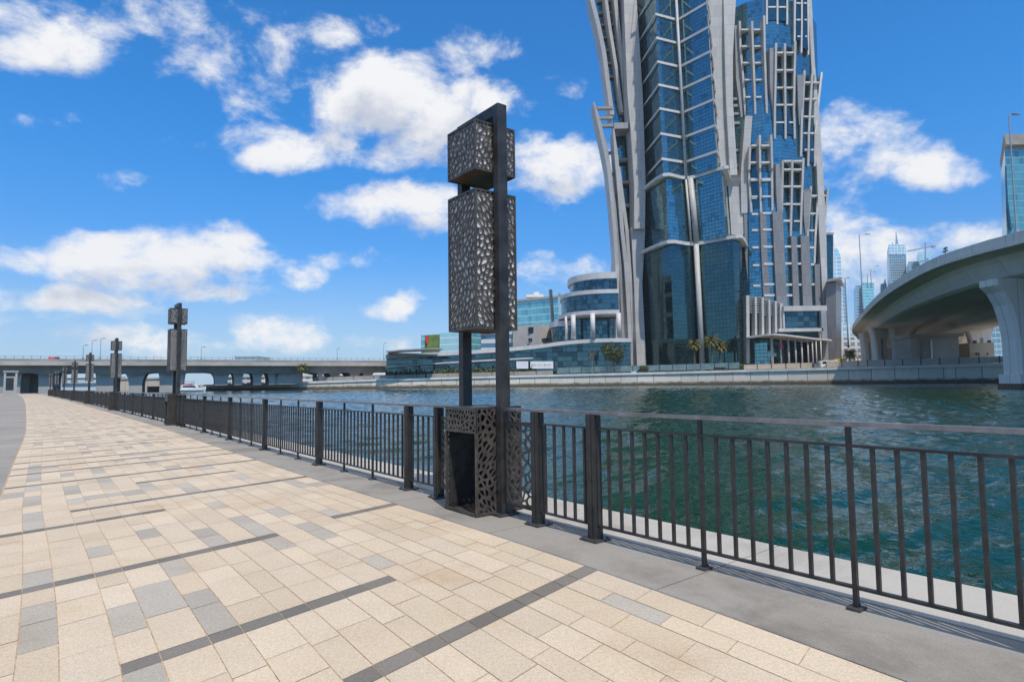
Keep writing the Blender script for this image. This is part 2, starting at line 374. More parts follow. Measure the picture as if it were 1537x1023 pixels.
mb = MB(); bed = MB()
OEDGE = 3.86
strips = []; o = 0.0; k = 0
while o < OEDGE-.1:
    wd = .262 if k % 2 == 0 else .19
    strips.append((o, min(o+wd, OEDGE), k % 2)); o += wd; k += 1
bands = [(3.52,0,2.35),(4.68,1.38,3.18),(6.75,1.6,9),(6.95,0,.8),(9.1,2.38,9),(10.0,0,3.05),(11.76,.76,2.3),(12.95,0,9)]
q = 14.6
while q < SEND:
    if rng.random() < .5: bands.append((q, 0, 9))
    else:
        a = rng.uniform(0, 2.6); bands.append((q, a, a+rng.uniform(1., 2.4)))
    q += rng.uniform(.9, 2.1)
q = 2.2
while q > -9: bands.append((q-.0, rng.uniform(.3, 2), 9)) if q < 1.5 else None; q -= 1.7
BE = [(.60,.482,.342),(.612,.495,.358),(.585,.465,.328),(.604,.487,.35),(.62,.505,.37)]
GR = [(.43,.378,.305),(.455,.402,.33),(.405,.355,.288)]
BD = [(.195,.173,.143),(.215,.19,.158),(.175,.156,.13)]
for (a, b, odd) in strips:
    om = (a+b)/2; J = .0028
    bs = sorted(x[0] for x in bands if x[1]-.02 <= om <= x[2]+.02)
    cuts = []; p = -9.
    for x in bs+[SEND]:
        e = x-.074
        if e <= p+.02: continue
        L = e-p; n = max(1, round(L/(rng.uniform(.40, .5) if odd else rng.uniform(.44, .56))))
        ws = [rng.uniform(.72, 1.28) for _ in range(n)]; sw = sum(ws); y = p; run = 0
        for wv in ws:
            y2 = y+L*wv/sw
            pg = (.28 if odd else .04) * (1 if om > 1.1 else .75)
            if run == 1 and odd and rng.random() < .4: gr = True; run = 2
            elif run > 0: gr = False; run = 0
            else: gr = rng.random() < pg*.9; run = 1 if gr else 0
            cuts.append((y, y2, rng.choice(GR if gr else BE))); y = y2
        if x < SEND:
            cuts.append((x-.074, x+.074, rng.choice(BD)))
        p = x+.074
    for y, y2, cl in cuts:
        kf = rng.uniform(.93, 1.05); cl = tuple(v*kf for v in cl)
        z = rng.uniform(-.0008, .0008)
        mb.face([qo(y+J, b-J, z), qo(y2-J, b-J, z), qo(y2-J, a+J, z), qo(y+J, a+J, z)][::-1], cl)
pv = structure(mb.build('pavement', M['tile'], uv=False))
ss = [-12+i*.8 for i in range(40)]+[20+i*4 for i in range(50)]
ss = [s for s in ss if s <= SEND+2]
def ribbon(fa, fb, z, m, name, zb=None):
    r = MB()
    for s0, s1 in zip(ss, ss[1:]):
        r.face([PT(s0, fa(s0), z), PT(s0, fb(s0), z if zb is None else zb), PT(s1, fb(s1), z if zb is None else zb), PT(s1, fa(s1), z)])
    return structure(r.build(name, m))
ribbon(lambda s: tk(s)-OEDGE-.02, lambda s: tk(s)+.06, -.0032, M['joint'], 'paving_bed')
# road beside the promenade, grounds behind
r = MB()
for s0, s1 in zip(ss, ss[1:]):
    r.face([PT(s0, -60, -.012), PT(s0, tk(s0)-OEDGE+.01, -.012), PT(s1, tk(s1)-OEDGE+.01, -.012), PT(s1, -60, -.012)])
structure(r.build('road', M['asphalt']))
r = MB()
ed = [PT(s, tf(s)+.9, -.09) for s in ss]
for a, b in zip(ed, ed[1:]): r.face([a-UY*6000, a, b, b-UY*6000])
r.face([ed[0]-UX*6000-UY*6000, ed[0]-UX*6000, ed[0], ed[0]-UY*6000]); r.face([ed[-1]-UY*6000, ed[-1], ed[-1]+UX*40, ed[-1]+UX*40-UY*6000])
structure(r.build('ground', M['sand']))
# granite kerb slabs and pale coping by the water
mb = MB(); cp = MB(); s = -12.
while s < SEND-2:
    L = 2.12; n = 2 if s < 30 else 1
    for i in range(n):
        a, b = s+L*i/n+(.006 if i == 0 else 0), s+L*(i+1)/n-(.006 if i == n-1 else 0)
        mb.loft([[PT(x, tk(x)+.004, -.05), PT(x, tk(x)+.004, .003), PT(x, tk(x)+.012, .010), PT(x, tf(x)+.17, .010), PT(x, tf(x)+.17, -.05)] for x in (a, b)])
        cp.loft([[PT(x, tf(x)+.176, -.25), PT(x, tf(x)+.176, .016), PT(x, tf(x)+1.05, .016), PT(x, tf(x)+1.05, -.25)] for x in (a, b)])
    s += L
structure(mb.build('kerb', M['slab'])); structure(cp.build('coping', M['coping']))
r = MB()
for s0, s1 in zip(ss, ss[1:]): r.face([PT(s0, tf(s0)+.95, -.1), PT(s0, tf(s0)+.95, -2.), PT(s1, tf(s1)+.95, -2.), PT(s1, tf(s1)+.95, -.1)])
ow = tag(r.build('embankment_wall', M['bank']), 'stone embankment wall dropping from the promenade coping into the water', 'wall')
WZ = -.52
# the canal: one sheet to the horizon, finely meshed with real wavelets where it lies near and in the channel
import numpy as np
def wave_height(X, Y):
    rw = np.random.RandomState(11); Z = np.zeros_like(X)
    wx = X+.35*np.sin(Y*.23+1.)+.2*np.sin(X*.31+Y*.17); wy = Y+.35*np.sin(X*.19+2.)+.2*np.sin(Y*.27-X*.13)
    for k in range(54):
        lam = .26*(2.6/.26)**rw.rand(); a = R(-52)+rw.normal(0, .62); kx, ky = math.cos(a)*2*math.pi/lam, math.sin(a)*2*math.pi/lam
        amp = .0072*lam**.9; ph = rw.rand()*6.28
        patch = .62+.38*np.sin(X*rw.uniform(-.12, .12)+Y*rw.uniform(-.12, .12)+rw.rand()*6)
        q_ = np.sin(kx*wx+ky*wy+ph); Z += amp*patch*(q_+.22*np.cos(2*(kx*wx+ky*wy+ph)))
    return Z
NR, NA = 760, 520
rr = 3.2*(430/3.2)**(np.arange(NR)/(NR-1)); aa = np.radians(np.linspace(-50, 50, NA))
RR_, AA_ = np.meshgrid(rr, aa, indexing='ij'); WX, WY = RR_*np.sin(AA_), RR_*np.cos(AA_)
keep = np.ones_like(WX)                       # fade to the flat sheet at the borders of the fine part
keep *= np.clip((np.radians(50)-np.abs(AA_))/.05, 0, 1)*np.clip((430-RR_)/60, 0, 1)*np.clip((RR_-3.2)/.5, 0, 1)
WH = WZ+wave_height(WX, WY)*keep
me = bpy.data.meshes.new('water'); nv = NR*NA; idx = np.arange(nv).reshape(NR, NA)
quads = np.stack([idx[:-1, :-1], idx[:-1, 1:], idx[1:, 1:], idx[1:, :-1]], -1).reshape(-1, 4)[:, ::-1]
ct = (.7767*WX+.6298*WY)                      # drop the part that would lie under the promenade
inside = (ct > 4.2).reshape(-1)
quads = quads[inside[quads].any(1)]
me.vertices.add(nv); me.vertices.foreach_set('co', np.stack([WX, WY, WH], -1).astype(np.float32).ravel())
nq = len(quads); me.loops.add(nq*4); me.loops.foreach_set('vertex_index', quads.astype(np.int32).ravel())
me.polygons.add(nq); me.polygons.foreach_set('loop_start', np.arange(0, nq*4, 4, dtype=np.int32)); me.polygons.foreach_set('loop_total', np.full(nq, 4, np.int32))
me.update(calc_edges=True); me.validate(); me.shade_smooth(); me.materials.append(M['water'])
structure(link('water', me))
r = MB(); r.face([(-3000, -400, WZ-.16), (3000, -400, WZ-.16), (3000, 3000, WZ-.16), (-3000, 3000, WZ-.16)])
structure(r.build('water', M['water']))
# ------------------------------------------------------------------ lattice panels (Voronoi cells with rounded openings)
def vor_panel(name, W, Hh, cell, seed, k=.66, th=.008, border=.016, sx=1., lean=.35):
    rg = random.Random(seed); pts = []
    nx, ny = max(2, round(W/cell)), max(2, round(Hh/(cell*sx)))
    for j in range(ny):
        for i in range(nx):
            pts.append(((i+.5+rg.uniform(-.42, .42)+(.25 if j % 2 else -.25))*W/nx, (j+.5+rg.uniform(-.45, .45))*Hh/ny))
    pts = [(min(max(x, .01), W-.01), min(max(y, .01), Hh-.01)) for x, y in pts]
    b = MB(); x0, y0, x1, y1 = border, border, W-border, Hh-border
    for i, (px, py) in enumerate(pts):
        poly = [(x0, y0), (x1, y0), (x1, y1), (x0, y1)]
        for j, (qx, qy) in enumerate(pts):
            if j == i or abs(qx-px) > cell*4 or abs(qy-py) > cell*4*sx: continue
            mx, my, nx_, ny_ = (px+qx)/2, (py+qy)/2, qx-px, (qy-py)
            # shear the metric with height so cells lean one way, then the other
            sh = lean*math.sin(my*5.1+seed+mx*3)
            nx_, ny_ = nx_+sh*ny_, ny_+sh*nx_
            out = []
            for a, c in zip(poly, poly[1:]+poly[:1]):
                da = (a[0]-mx)*nx_+(a[1]-my)*ny_; dc = (c[0]-mx)*nx_+(c[1]-my)*ny_
                if da <= 0: out.append(a)
                if da*dc < 0:
                    t = da/(da-dc); out.append((a[0]+(c[0]-a[0])*t, a[1]+(c[1]-a[1])*t))
            poly = out
            if len(poly) < 3: break
        if len(poly) < 3: continue
        cx = sum(p[0] for p in poly)/len(poly); cy = sum(p[1] for p in poly)/len(poly); n = len(poly)
        kk = k*rg.uniform(.86, 1.12); inn = [(cx+(p[0]-cx)*kk, cy+(p[1]-cy)*kk) for p in poly]
        i1 = [(inn[m][0]*.83+inn[(m+1) % n][0]*.17, inn[m][1]*.83+inn[(m+1) % n][1]*.17) for m in range(n)]
        i2 = [(inn[m][0]*.17+inn[(m+1) % n][0]*.83, inn[m][1]*.17+inn[(m+1) % n][1]*.83) for m in range(n)]
        for yy_, fl in ((-th/2, 1), (th/2, -1)):
            V3 = lambda p: (p[0], yy_, p[1])
            for m in range(n):
                q4 = [V3(poly[m]), V3(poly[(m+1) % n]), V3(i2[m]), V3(i1[m])]; q3 = [V3(poly[m]), V3(i1[m]), V3(i2[m-1])]
                b.face(q4[::fl]); b.face(q3[::fl])
        ring = [p for m in range(n) for p in (i1[m], i2[m])]
        for a, c in zip(ring, ring[1:]+ring[:1]): b.face([(a[0], -th/2, a[1]), (a[0], th/2, a[1]), (c[0], th/2, c[1]), (c[0], -th/2, c[1])])
    for (a, c, e, f) in ((0, 0, W, border), (0, Hh-border, W, Hh), (0, border, border, Hh-border), (W-border, border, W, Hh-border)):
        b.box((a, -th/2-.002, c), (e-a, 0, 0), (0, th+.004, 0), (0, 0, f-c))
    me = bpy.data.meshes.new(name); me.from_pydata(b.v, [], b.f); me.materials.append(M['lattice']); me.update()
    return me
SB = .585; ZB = (2.09, 3.70); ZT = (3.92, 4.51)
lat_low = vor_panel('lattice_panel', SB, ZB[1]-ZB[0], .058, 3, .70, sx=1.55, lean=.6)
lat_low2 = vor_panel('lattice_panel', SB, ZB[1]-ZB[0], .058, 13, .70, sx=1.55, lean=.6)
lat_top = vor_panel('lattice_panel', SB, ZT[1]-ZT[0], .055, 5, .68, sx=1.6, lean=.7)
lat_top2 = vor_panel('lattice_panel', SB, ZT[1]-ZT[0], .055, 15, .68, sx=1.6, lean=.7)
SC = .64
lat_base = vor_panel('lattice_panel', SC, 1.19, .062, 7, .60, sx=1.6, lean=.8)
lat_band = vor_panel('lattice_panel', SC, .275, .06, 8, .58, sx=1.3, lean=.5)
lat_fence = vor_panel('lattice_panel', .46, .88, .085, 9, .74, sx=1.1)
lat_fence2 = vor_panel('lattice_panel', .54, .88, .085, 10, .74, sx=1.1)
# lantern column: local x runs to the right along the railing (towards decreasing s), local y to the water
def lantern_column():
    root = thing('lantern_column', 'tall dark lantern column nearest the camera, standing in the railing', 'lantern column', 'lantern columns along the promenade')
    for sx in (-1, 1):
        b = MB(); b.cbox((sx*.385, 0, 2.355), .1, .13, 4.70)
        po = b.build('post', M['metal'], root, bevel=.005)
        b = MB(); b.cbox((sx*.385, 0, .024), .2, .27, .02)
        for ax in (-1, 1):
            for ay in (-1, 1): b.tube([(sx*.385+ax*.075, ay*.1, .034), (sx*.385+ax*.075, ay*.1, .05)], .012, 6)
        b.build('base_plate', M['plate'], po)
    b = MB(); b.cbox((0, 0, 4.64), .67, .13, .13); b.build('cross_beam', M['metal'], root, bevel=.005)
    def lantern(nm, z0, z1, pa, pb):
        h = SB/2; f = MB(); e = .02
        for x in (-1, 1):
            for y in (-1, 1): f.cbox((x*(h-e/2), y*(h-e/2), (z0+z1)/2), e, e, z1-z0)
        lan = f.build(nm, M['lattice'], root)
        b = MB(); b.cbox((0, 0, z0+.02), SB-.03, SB-.03, .02); b.build('bottom_plate', M['under'], lan)
        b = MB(); b.cbox((0, 0, z1-.012), SB-.012, SB-.012, .02); b.build('top_plate', M['lattice'], lan)
        b = MB(); b.cbox((0, 0, (z0+z1)/2), SB-.036, SB-.036, z1-z0-.07); b.build('diffuser', M['diffuser'], lan)
        for i in range(4):
            a = i*math.pi/2
            p = link('lattice_panel', pa if i % 2 == 0 else pb, lan); p.rotation_euler.z = a
            off = Matrix.Rotation(a, 3, 'Z') @ Vector((-h, -h+.004, 0)); p.location = (off.x, off.y, z0)
        b = MB()
        for sx in (-1, 1):
            for zz in (z0+.15, z1-.15): b.cbox((sx*.314, 0, zz), .05, .05, .03)
        b.build('bracket', M['metal'], lan)
    lantern('lower_lantern', *ZB, lat_low, lat_low2); lantern('upper_lantern', *ZT, lat_top, lat_top2)
    # base cabinet, open towards the walkway below a lattice band
    h = SC/2; b = MB(); t = .012
    b.cbox((0, -.01, 1.2), SC, SC, t); b.cbox((0, -.01, .022), SC, SC, .016)
    b.cbox((0, h-.02, .61), SC-.01, t, 1.16)
    cab = b.build('base_cabinet', M['lattice'], root)
    b = MB(); b.cbox((-h+.035, -.01, .61), .01, SC-.06, 1.15); b.build('inner_panel', M['metal'], cab)
    for x, a in ((-h+.006, math.pi/2), (h-.006, math.pi/2)):
        p = link('lattice_panel', lat_base, cab); p.location = (x, -h-.01, .02); p.rotation_euler.z = a
    p = link('lattice_panel', lat_band, cab); p.location = (-h, -h-.006, .92)
    b = MB()
    for x in (-1, 1): b.cbox((x*(h-.008), -h-.008, .47), .018, .016, .9)
    b.cbox((0, -h-.008, .035), SC, .016, .035); b.build('opening_frame', M['lattice'], cab)
    return root
C0, PER = 5.89, 21.0
lamp = lantern_column()
CEN = [C0+PER*i for i in range(8)]
LAB = ['tall dark lantern column nearest the camera, standing in the railing', 'dark lantern column second along the railing, in front of the white boat',
 'third lantern column along the railing, rising above the far bridge', 'fourth lantern column along the railing, its top box just above the bridge deck',
 'fifth lantern column along the railing, small against the bridge girder', 'sixth lantern column along the railing, below the bridge deck line',
 'seventh lantern column along the railing, tiny beside the bridge piers', 'eighth and farthest lantern column, tiny in front of the bridge pier']
for i, c in enumerate(CEN):
    o = lamp if i == 0 else copy_tree(lamp)
    o.location = FP(c, .02); o.rotation_euler.z = tang(c); o['label'] = LAB[i]
# ------------------------------------------------------------------ railing
def bm_mesh(name, fn, m):
    b = MB(); fn(b); me = bpy.data.meshes.new(name); me.from_pydata(b.v, [], b.f); me.materials.append(m); me.update(); return me
ME_POST = bm_mesh('post', lambda b: (b.cbox((0, 0, .595), .1, .1, 1.155), b.cbox((.052, .0, .6), .012, .03, 1.14), b.cbox((-.052, .0, .6), .012, .03, 1.14), b.cbox((0, -.0535, .6), .03, .007, 1.14)), M['metal'])
def bp(b):
    b.cbox((0, 0, .021), .21, .21, .016)
    for x in (-1, 1):
        for y in (-1, 1): b.tube([(x*.078, y*.078, .029), (x*.078, y*.078, .043)], .012, 6)
ME_PLATE = bm_mesh('base_plate', bp, M['plate'])
ME_BAL = bm_mesh('baluster', lambda b: b.cbox((0, 0, .595), .024, .024, .885), M['metal'])
ME_STAN = bm_mesh('stanchion', lambda b: b.cbox((0, 0, .605), .03, .03, 1.15), M['metal'])
ME_FOOT = bm_mesh('foot_plate', lambda b: (b.cbox((0, 0, .02), .085, .11, .014), b.tube([(.0, .042, .02), (.0, .042, .04)], .009, 6)), M['plate'])
def seg_frame(a, b): return (a+b)/2, math.atan2((a-b).y, (a-b).x), (a-b).length
def infill(b, s0, s1, n, bars=True, lo=True):
    A, B = FP(s0), FP(s1); mid, ang, L = seg_frame(A, B)
    b.cbox(mid+Vector((0, 0, 1.045)), L, .036, .018, ang); b.cbox(mid+Vector((0, 0, .148)), L, .036, .018, ang)
    pts = []
    for i in range(n):
        p = A.lerp(B, (i+.5)/n) if n < 12 else A.lerp(B, (i+1)/(n+1)); pts.append((p, ang))
    if bars:
        for p, an in pts: b.cbox(p+Vector((0, 0, .595)), .024, .024, .885, an)
    return pts
def railing_run(label, items, solo, ends=None):
    """items: list of ('post', s) / ('panel', s0, s1) / ('short', s0, s1) / ('lattice', s0, s1)"""
    root = thing('railing', label, 'railing', 'railing runs between the lantern columns', FP(items[0][1]))
    inv = -root.location
    def add(nm, me, s, par=root, p=None, an=None):
        o = link(nm, me, par); o.location = (p if p is not None else FP(s))+inv; o.rotation_euler.z = tang(s) if an is None else an
        return o
    nb = 0
    def mk(mb_, nm, m, par=root):
        o = mb_.build(nm, m, par); o.location = inv; return o
    smin = min(i[1] for i in items); smax = max(i[2] if len(i) > 2 else i[1] for i in items)
    b = MB(); n = max(1, int((smax-smin)/1.7)); sl = [smin+(smax-smin)*i/n for i in range(n+1)]
    b.loft([[FP(x, -.036, 1.170), FP(x, .036, 1.170), FP(x, .036, 1.2), FP(x, -.036, 1.2)] for x in sl])
    mk(b, 'top_rail', M['rail'])
    for it in items:
        if it[0] == 'post':
            o = add('post', ME_POST, it[1]); q_ = link('base_plate', ME_PLATE, o)
        elif it[0] in ('panel', 'short'):
            s0, s1 = it[1], it[2]; n = 23 if it[0] == 'panel' else 5
            sep = solo and nb+n <= 100
            b = MB(); pts = infill(b, s0, s1, n, not sep and not solo)
            if solo:
                for p, an in (pts[0], pts[-1]): b.cbox(p+Vector((0, 0, .595)), .024, .024, .885, an)
            pan = mk(b, 'infill_panel', M['metal'])
            st = (7, 15) if it[0] == 'panel' else ()
            rest = MB()
            for i, (p, an) in enumerate(pts):
                if i in st:
                    o = add('stanchion', ME_STAN, s0, p=p, an=an); link('foot_plate', ME_FOOT, o)
                elif sep and 0 < i < n-1:
                    o = link('baluster', ME_BAL, pan); o.location = p; o.rotation_euler.z = an; nb += 1
                elif solo and not sep and 0 < i < n-1: rest.cbox(p+Vector((0, 0, .595)), .024, .024, .885, an)
            if rest.v:
                o = rest.build('baluster', M['metal'], pan); o['kind'] = 'stuff'
        elif it[0] == 'lattice':
            s0, s1, me = it[1], it[2], it[3]; A, B = FP(s1), FP(s0); mid, ang, L = seg_frame(B, A)
            b = MB(); b.cbox(mid+Vector((0, 0, 1.045)), L, .036, .018, ang); b.cbox(mid+Vector((0, 0, .148)), L, .036, .018, ang)
            for p in (A, B): b.cbox(p+Vector((0, 0, .595)), .024, .024, .885, ang)
            fr = mk(b, 'infill_panel', M['metal'])
            o = link('lattice_panel', me, fr); o.location = A+Vector((0, 0, .158)); o.rotation_euler.z = ang
    return root
def run_items(c, c2, i):
    it = [('lattice', c+.46, c+.94, lat_fence), ('post', c+1.0), ('short', c+1.05, c+1.77), ('post', c+1.82)]
    L = (c2-1.82-c-1.82)/5
    for k in range(5):
        a = c+1.82+L*k
        it.append(('panel', a+.05, a+L-.05)); it.append(('post', a+L))
    it += [('short', c2-1.77, c2-1.05), ('post', c2-1.0), ('lattice', c2-.95, c2-.46, lat_fence)]
    return it
c = C0; L = 3.476
right = [('lattice', c-.95, c-.46, lat_fence), ('post', c-1.0), ('short', c-1.77, c-1.05), ('post', c-1.82)]
for k in range(3):
    a = c-1.82-L*k; right += [('panel', a-L+.05, a-.05), ('post', a-L)]
railing_run('dark metal railing run to the right of the nearest lantern column, widest spaced bars', sorted(right, key=lambda i: -i[1]), True)
RL = ['dark railing run between the nearest and second lantern columns', 'dark railing run between the second and third lantern columns', 'dark railing run between the third and fourth lantern columns',
 'dark railing run between the fourth and fifth lantern columns', 'dark railing run between the fifth and sixth lantern columns', 'dark railing run between the sixth and seventh lantern columns', 'farthest dark railing run, ending at the eighth lantern column']
for i in range(7): railing_run(RL[i], run_items(CEN[i], CEN[i+1], i), i == 0)
# ------------------------------------------------------------------ far quay
BK = [(300, 263, 2.1), (430, 256, 2.7), (560, 249, 3.4), (700, 245, 3.9), (840, 240, 4.25), (1000, 226, 4.5), (1120, 212, 4.7), (1290, 190, 4.85), (1420, 178, 4.9), (1537, 166, 4.9)]
BP = []
for px, D, z in BK:
    p = PX(px, z, D); BP.append(p)
BP.append(BP[-1]+Vector((60, -6, 0))); BP.append(BP[-1]+Vector((400, -40, 0)))
BP = [BP[0]+Vector((-4, 60, 0))] + BP
def along(P, step=3.):
    out = []
    for a, b in zip(P, P[1:]):
        n = max(1, int((b-a).length/step)); out += [a.lerp(b, i/n) for i in range(n)]
    return out+[P[-1]]
def inward(i, P):
    d = P[min(i+1, len(P)-1)]-P[max(i-1, 0)]; return Vector((-d.y, d.x, 0)).normalized()
def sweep(P, prof):                     # profile (back, up) swept along a plan line
    return [[p+inward(i, P)*a+Vector((0, 0, c)) for a, c in prof] for i, p in enumerate(P)]
root = thing('quay_wall', 'long pale stone quay wall with stained foot along the far bank', 'quay wall', None, BP[1])
b = MB(); me_pts = [Vector((p.x, p.y, p.z)) for p in BP]
rings = []; ul = 0; uvs = []
for i, p in enumerate(me_pts):
    n = inward(i, me_pts); rings.append([Vector((p.x, p.y, WZ-1.5))-n*.5, p-n*.0+Vector((0, 0, -.85))])
wall = MB(); wall.loft(rings, False)
o = wall.build('wall', M['bank'], root); o.location = -root.location
cpm = MB(); cpm.loft(sweep(me_pts, [(-.45, -.85), (-.45, 0), (1.6, 0), (1.6, -.85)]), True)
o = cpm.build('coping', noisy('pale_bank_coping', (.72, .67, .58), .8, 0, .1, .4), root); o.location = -root.location
far = MB()
for a, c in zip(BP, BP[1:]):
    far.face([a+Vector((0, 0, -.08)), c+Vector((0, 0, -.08)), c+Vector((c.x*3, 4500, -.08)), a+Vector((a.x*3-200 if a is not BP[0] else -1500, 4500, -.08))])
structure(far.build('far_bank_ground', M['sand']))
def bank(px, back=0., up=0.):           # a point behind the quay edge that shows at photo column px
    D = None
    for (a, Da, za), (b_, Db, zb) in zip(BK, BK[1:]):
        if a <= px <= b_: t = (px-a)/(b_-a); D = Da+(Db-Da)*t; z = za+(zb-za)*t
    return PX(px, z+up, D+back)
# tan parapet panels with dark posts, glass balustrade, hedges, terrace wall
def panel_fence(name, label, x0, x1, back, h, m, post=6.3, t=.18, cat='fence', z0=0.):
    A = [bank(x0+(x1-x0)*i/24, back, z0) for i in range(25)]
    r = thing(name, label, cat, None, A[0]); b = MB()
    b.loft([[p+inward(i, A)*a+Vector((0, 0, c)) for a, c in ((0, .12), (0, h), (t, h), (t, .12))] for i, p in enumerate(A)], True)
    o = b.build('panel', m, r); o.location = -r.location
    L = []; acc = post; 
    for p, q_ in zip(A, A[1:]):
        dl = (q_-p).length; u = post-acc
        while u < dl: L.append(p.lerp(q_, u/dl)); u += post
        acc = dl-(u-post)
    for p in L:
        b = MB(); b.cbox(p+Vector((0, -.06, h/2+.1)), .16, .16, h+.2); o = b.build('post', M['black'], r); o.location = -r.location
    return r
panel_fence('parapet_fence', 'low sunlit tan panel fence with dark posts in front of the tower entrance', 1116, 1222, 1.8, 1.75, M['tan'], 4.6)
panel_fence('parapet_fence', 'low tan panel fence between the tower driveway and the bridge columns', 1240, 1300, 1.8, 1.9, M['tan'], 4.6)
panel_fence('parapet_fence', 'low panel fence on the quay in the shade under the curved bridge', 1302, 1520, 1.8, 1.9, M['render'], 4.6)
gl = noisy('greenish_glass_panel', (.18, .27, .27), .12, .2, .2, .3)
panel_fence('glass_balustrade', 'glass balustrade on the terrace in front of the tower glass', 836, 1110, 6, 2.3, gl, 5.0, .06, z0=.4)
panel_fence('terrace_wall', 'low grey terrace wall below the hedge on the far bank', 640, 830, 5, 1.6, M['concrete_dark'], 9, .4, 'wall')
panel_fence('terrace_wall', 'low grey terrace wall at the far left end of the long podium', 470, 638, 5, 1.5, M['concrete_dark'], 9, .4, 'wall')
def leafmass(b, fn, n, size, rg):
    for _ in range(n):
        p = fn(); a = Vector((rg.gauss(0, 1), rg.gauss(0, 1), rg.gauss(0, 1))).normalized(); c = a.orthogonal().normalized(); e = a.cross(c)
        s = size*rg.uniform(.6, 1.3)
        b.face([p+c*s, p+e*s*.55, p-c*s, p-e*s*.55])
rg = random.Random(7)
def hedge(label, x0, x1, back, z0, h, n):
    b = MB()
    def fn():
        x = rg.uniform(x0, x1); p = bank(x, back+rg.uniform(-.9, .9), z0); k = .7+.3*math.sin(x*.9)+.25*math.sin(x*2.3)
        return p+Vector((0, 0, abs(rg.gauss(.45, .3))*h*k))
    leafmass(b, fn, n, .42, rg)
    return tag(b.build('hedge', M['hedge'], uv=False), label, 'hedge')
hedge('clipped green hedge on the terrace in front of the long podium glass', 648, 770, 7, 1.3, 1.9, 3600)
hedge('green hedge at the left end of the podium terrace', 578, 640, 7, 1.2, 1.9, 1900)
hedge('short green hedge beside the white signboards', 772, 800, 7, 1.3, 1.8, 900)
def shrub(label, px, back, z0, wd, h, n, m='hedge'):
    c = bank(px, back, z0); b = MB()
    def fn():
        v = Vector((rg.gauss(0, 1), rg.gauss(0, 1), rg.gauss(0, 1))).normalized()*rg.uniform(.4, 1)**.5
        return c+Vector((v.x*wd, v.y*wd*.7, h*.5+v.z*h*.5))
    leafmass(b, fn, n, .32, rg)
    return tag(b.build('shrub', M[m], uv=False), label, 'shrub')
shrub('rounded green shrub in a dark planter by the left tower pier', 966, 5, .3, 1.9, 2.4, 260)
shrub('low green shrub under the pair of palms', 1066, 10, .5, 3.6, 2.0, 420)
shrub('low shrub at the right end of the glass balustrade', 1112, 7, .4, 1.8, 1.8, 220)
for k, (px, lab) in enumerate(((963, 'dark square planter holding the rounded shrub'), (1080, 'wide dark planter bench in front of the palms'))):
    c = bank(px, 3, 0); b = MB(); b.cbox(c+Vector((0, 0, .55)), 3.6 if k else 2.6, 1.5, .9); b.cbox(c+Vector((0, 0, 1.05)), 3.8 if k else 2.8, 1.7, .12)
    tag(b.build('planter', M['black']), lab, 'planter')
# ------------------------------------------------------------------ the tower
DS = 1.09
Z0, Z1, Z2, Z3 = 4.4, *(H_+(v-H_)*DS for v in (49.5, 73.5, 152.))
tower = thing('tower', 'tall curved skyscraper of blue glass and pale stone fins on the far bank', 'skyscraper', None, (66, 228, Z0))
def tpart(b, nm, m, smooth=False, par=None):
    o = b.build(nm, M[m], par or tower, smooth); o.location = -Vector(tower.location); return o
def lerp(a, b, t): return a+(b-a)*t
DB = {'L': 235, 'R': 215, 'N': 219, 'C': 208.5, 'K': 212, 'B': 224}
def ring(d, z, back=True, grow=0.):
    pts = [PX(d[k], z, DB[k]-dd) for k, dd in (('L', 0), ('R', 0), ('N', 0), ('C', 0), ('K', 0), ('B', 0)) if k in d]
    if grow:
        c = sum(pts, Vector())/len(pts)+Vector((0, 6, 0))
        pts = [p+(p-c).normalized()*grow*Vector((1, 1, 0)).length/1.4 for p in pts]
        pts = [Vector((p.x, p.y, z)) for p in pts]
    if back: pts += [PX(d['B']-4, z, 240), PX(d['L']+6, z, 246)]
    return pts
S1b = dict(L=969.5, R=1014, N=1053, C=1107.5, K=1114, B=1120); S1t = dict(L=960, R=1005.5, N=1043, C=1100, K=1111, B=1117)
S2b = dict(L=969, R=1003.5, N=1041, C=1090, K=1094, B=1099); S2t = dict(L=963.5, R=999.3, N=1034, C=1082.5, K=1087, B=1092)
S3b = dict(L=971, R=996, N=1029, C=1076.5, K=1079, B=1082); S3t = dict(L=953.8, R=982.0, N=1013, C=1055.5, K=1057.5, B=1060)
def curtain(db, dt, za, zb, m):
    lo, hi = ring(db, za), ring(dt, zb)
    for j in range(5):                  # each glass face a part
        b = MB(); b.face([lo[j], lo[j+1], hi[j+1], hi[j]]); tpart(b, 'curtain_wall', m)
    b = MB(); b.loft([[Vector((p.x, p.y+.4, p.z)) for p in lo], [Vector((p.x, p.y+.4, p.z)) for p in hi]]); tpart(b, 'core', 'stone_dark')
curtain(S1b, S1t, Z0-2, Z1, 'glass_deep'); curtain(S2b, S2t, Z1+1, Z2, 'glass'); curtain(S3b, S3t, Z2+1, Z3, 'glass')
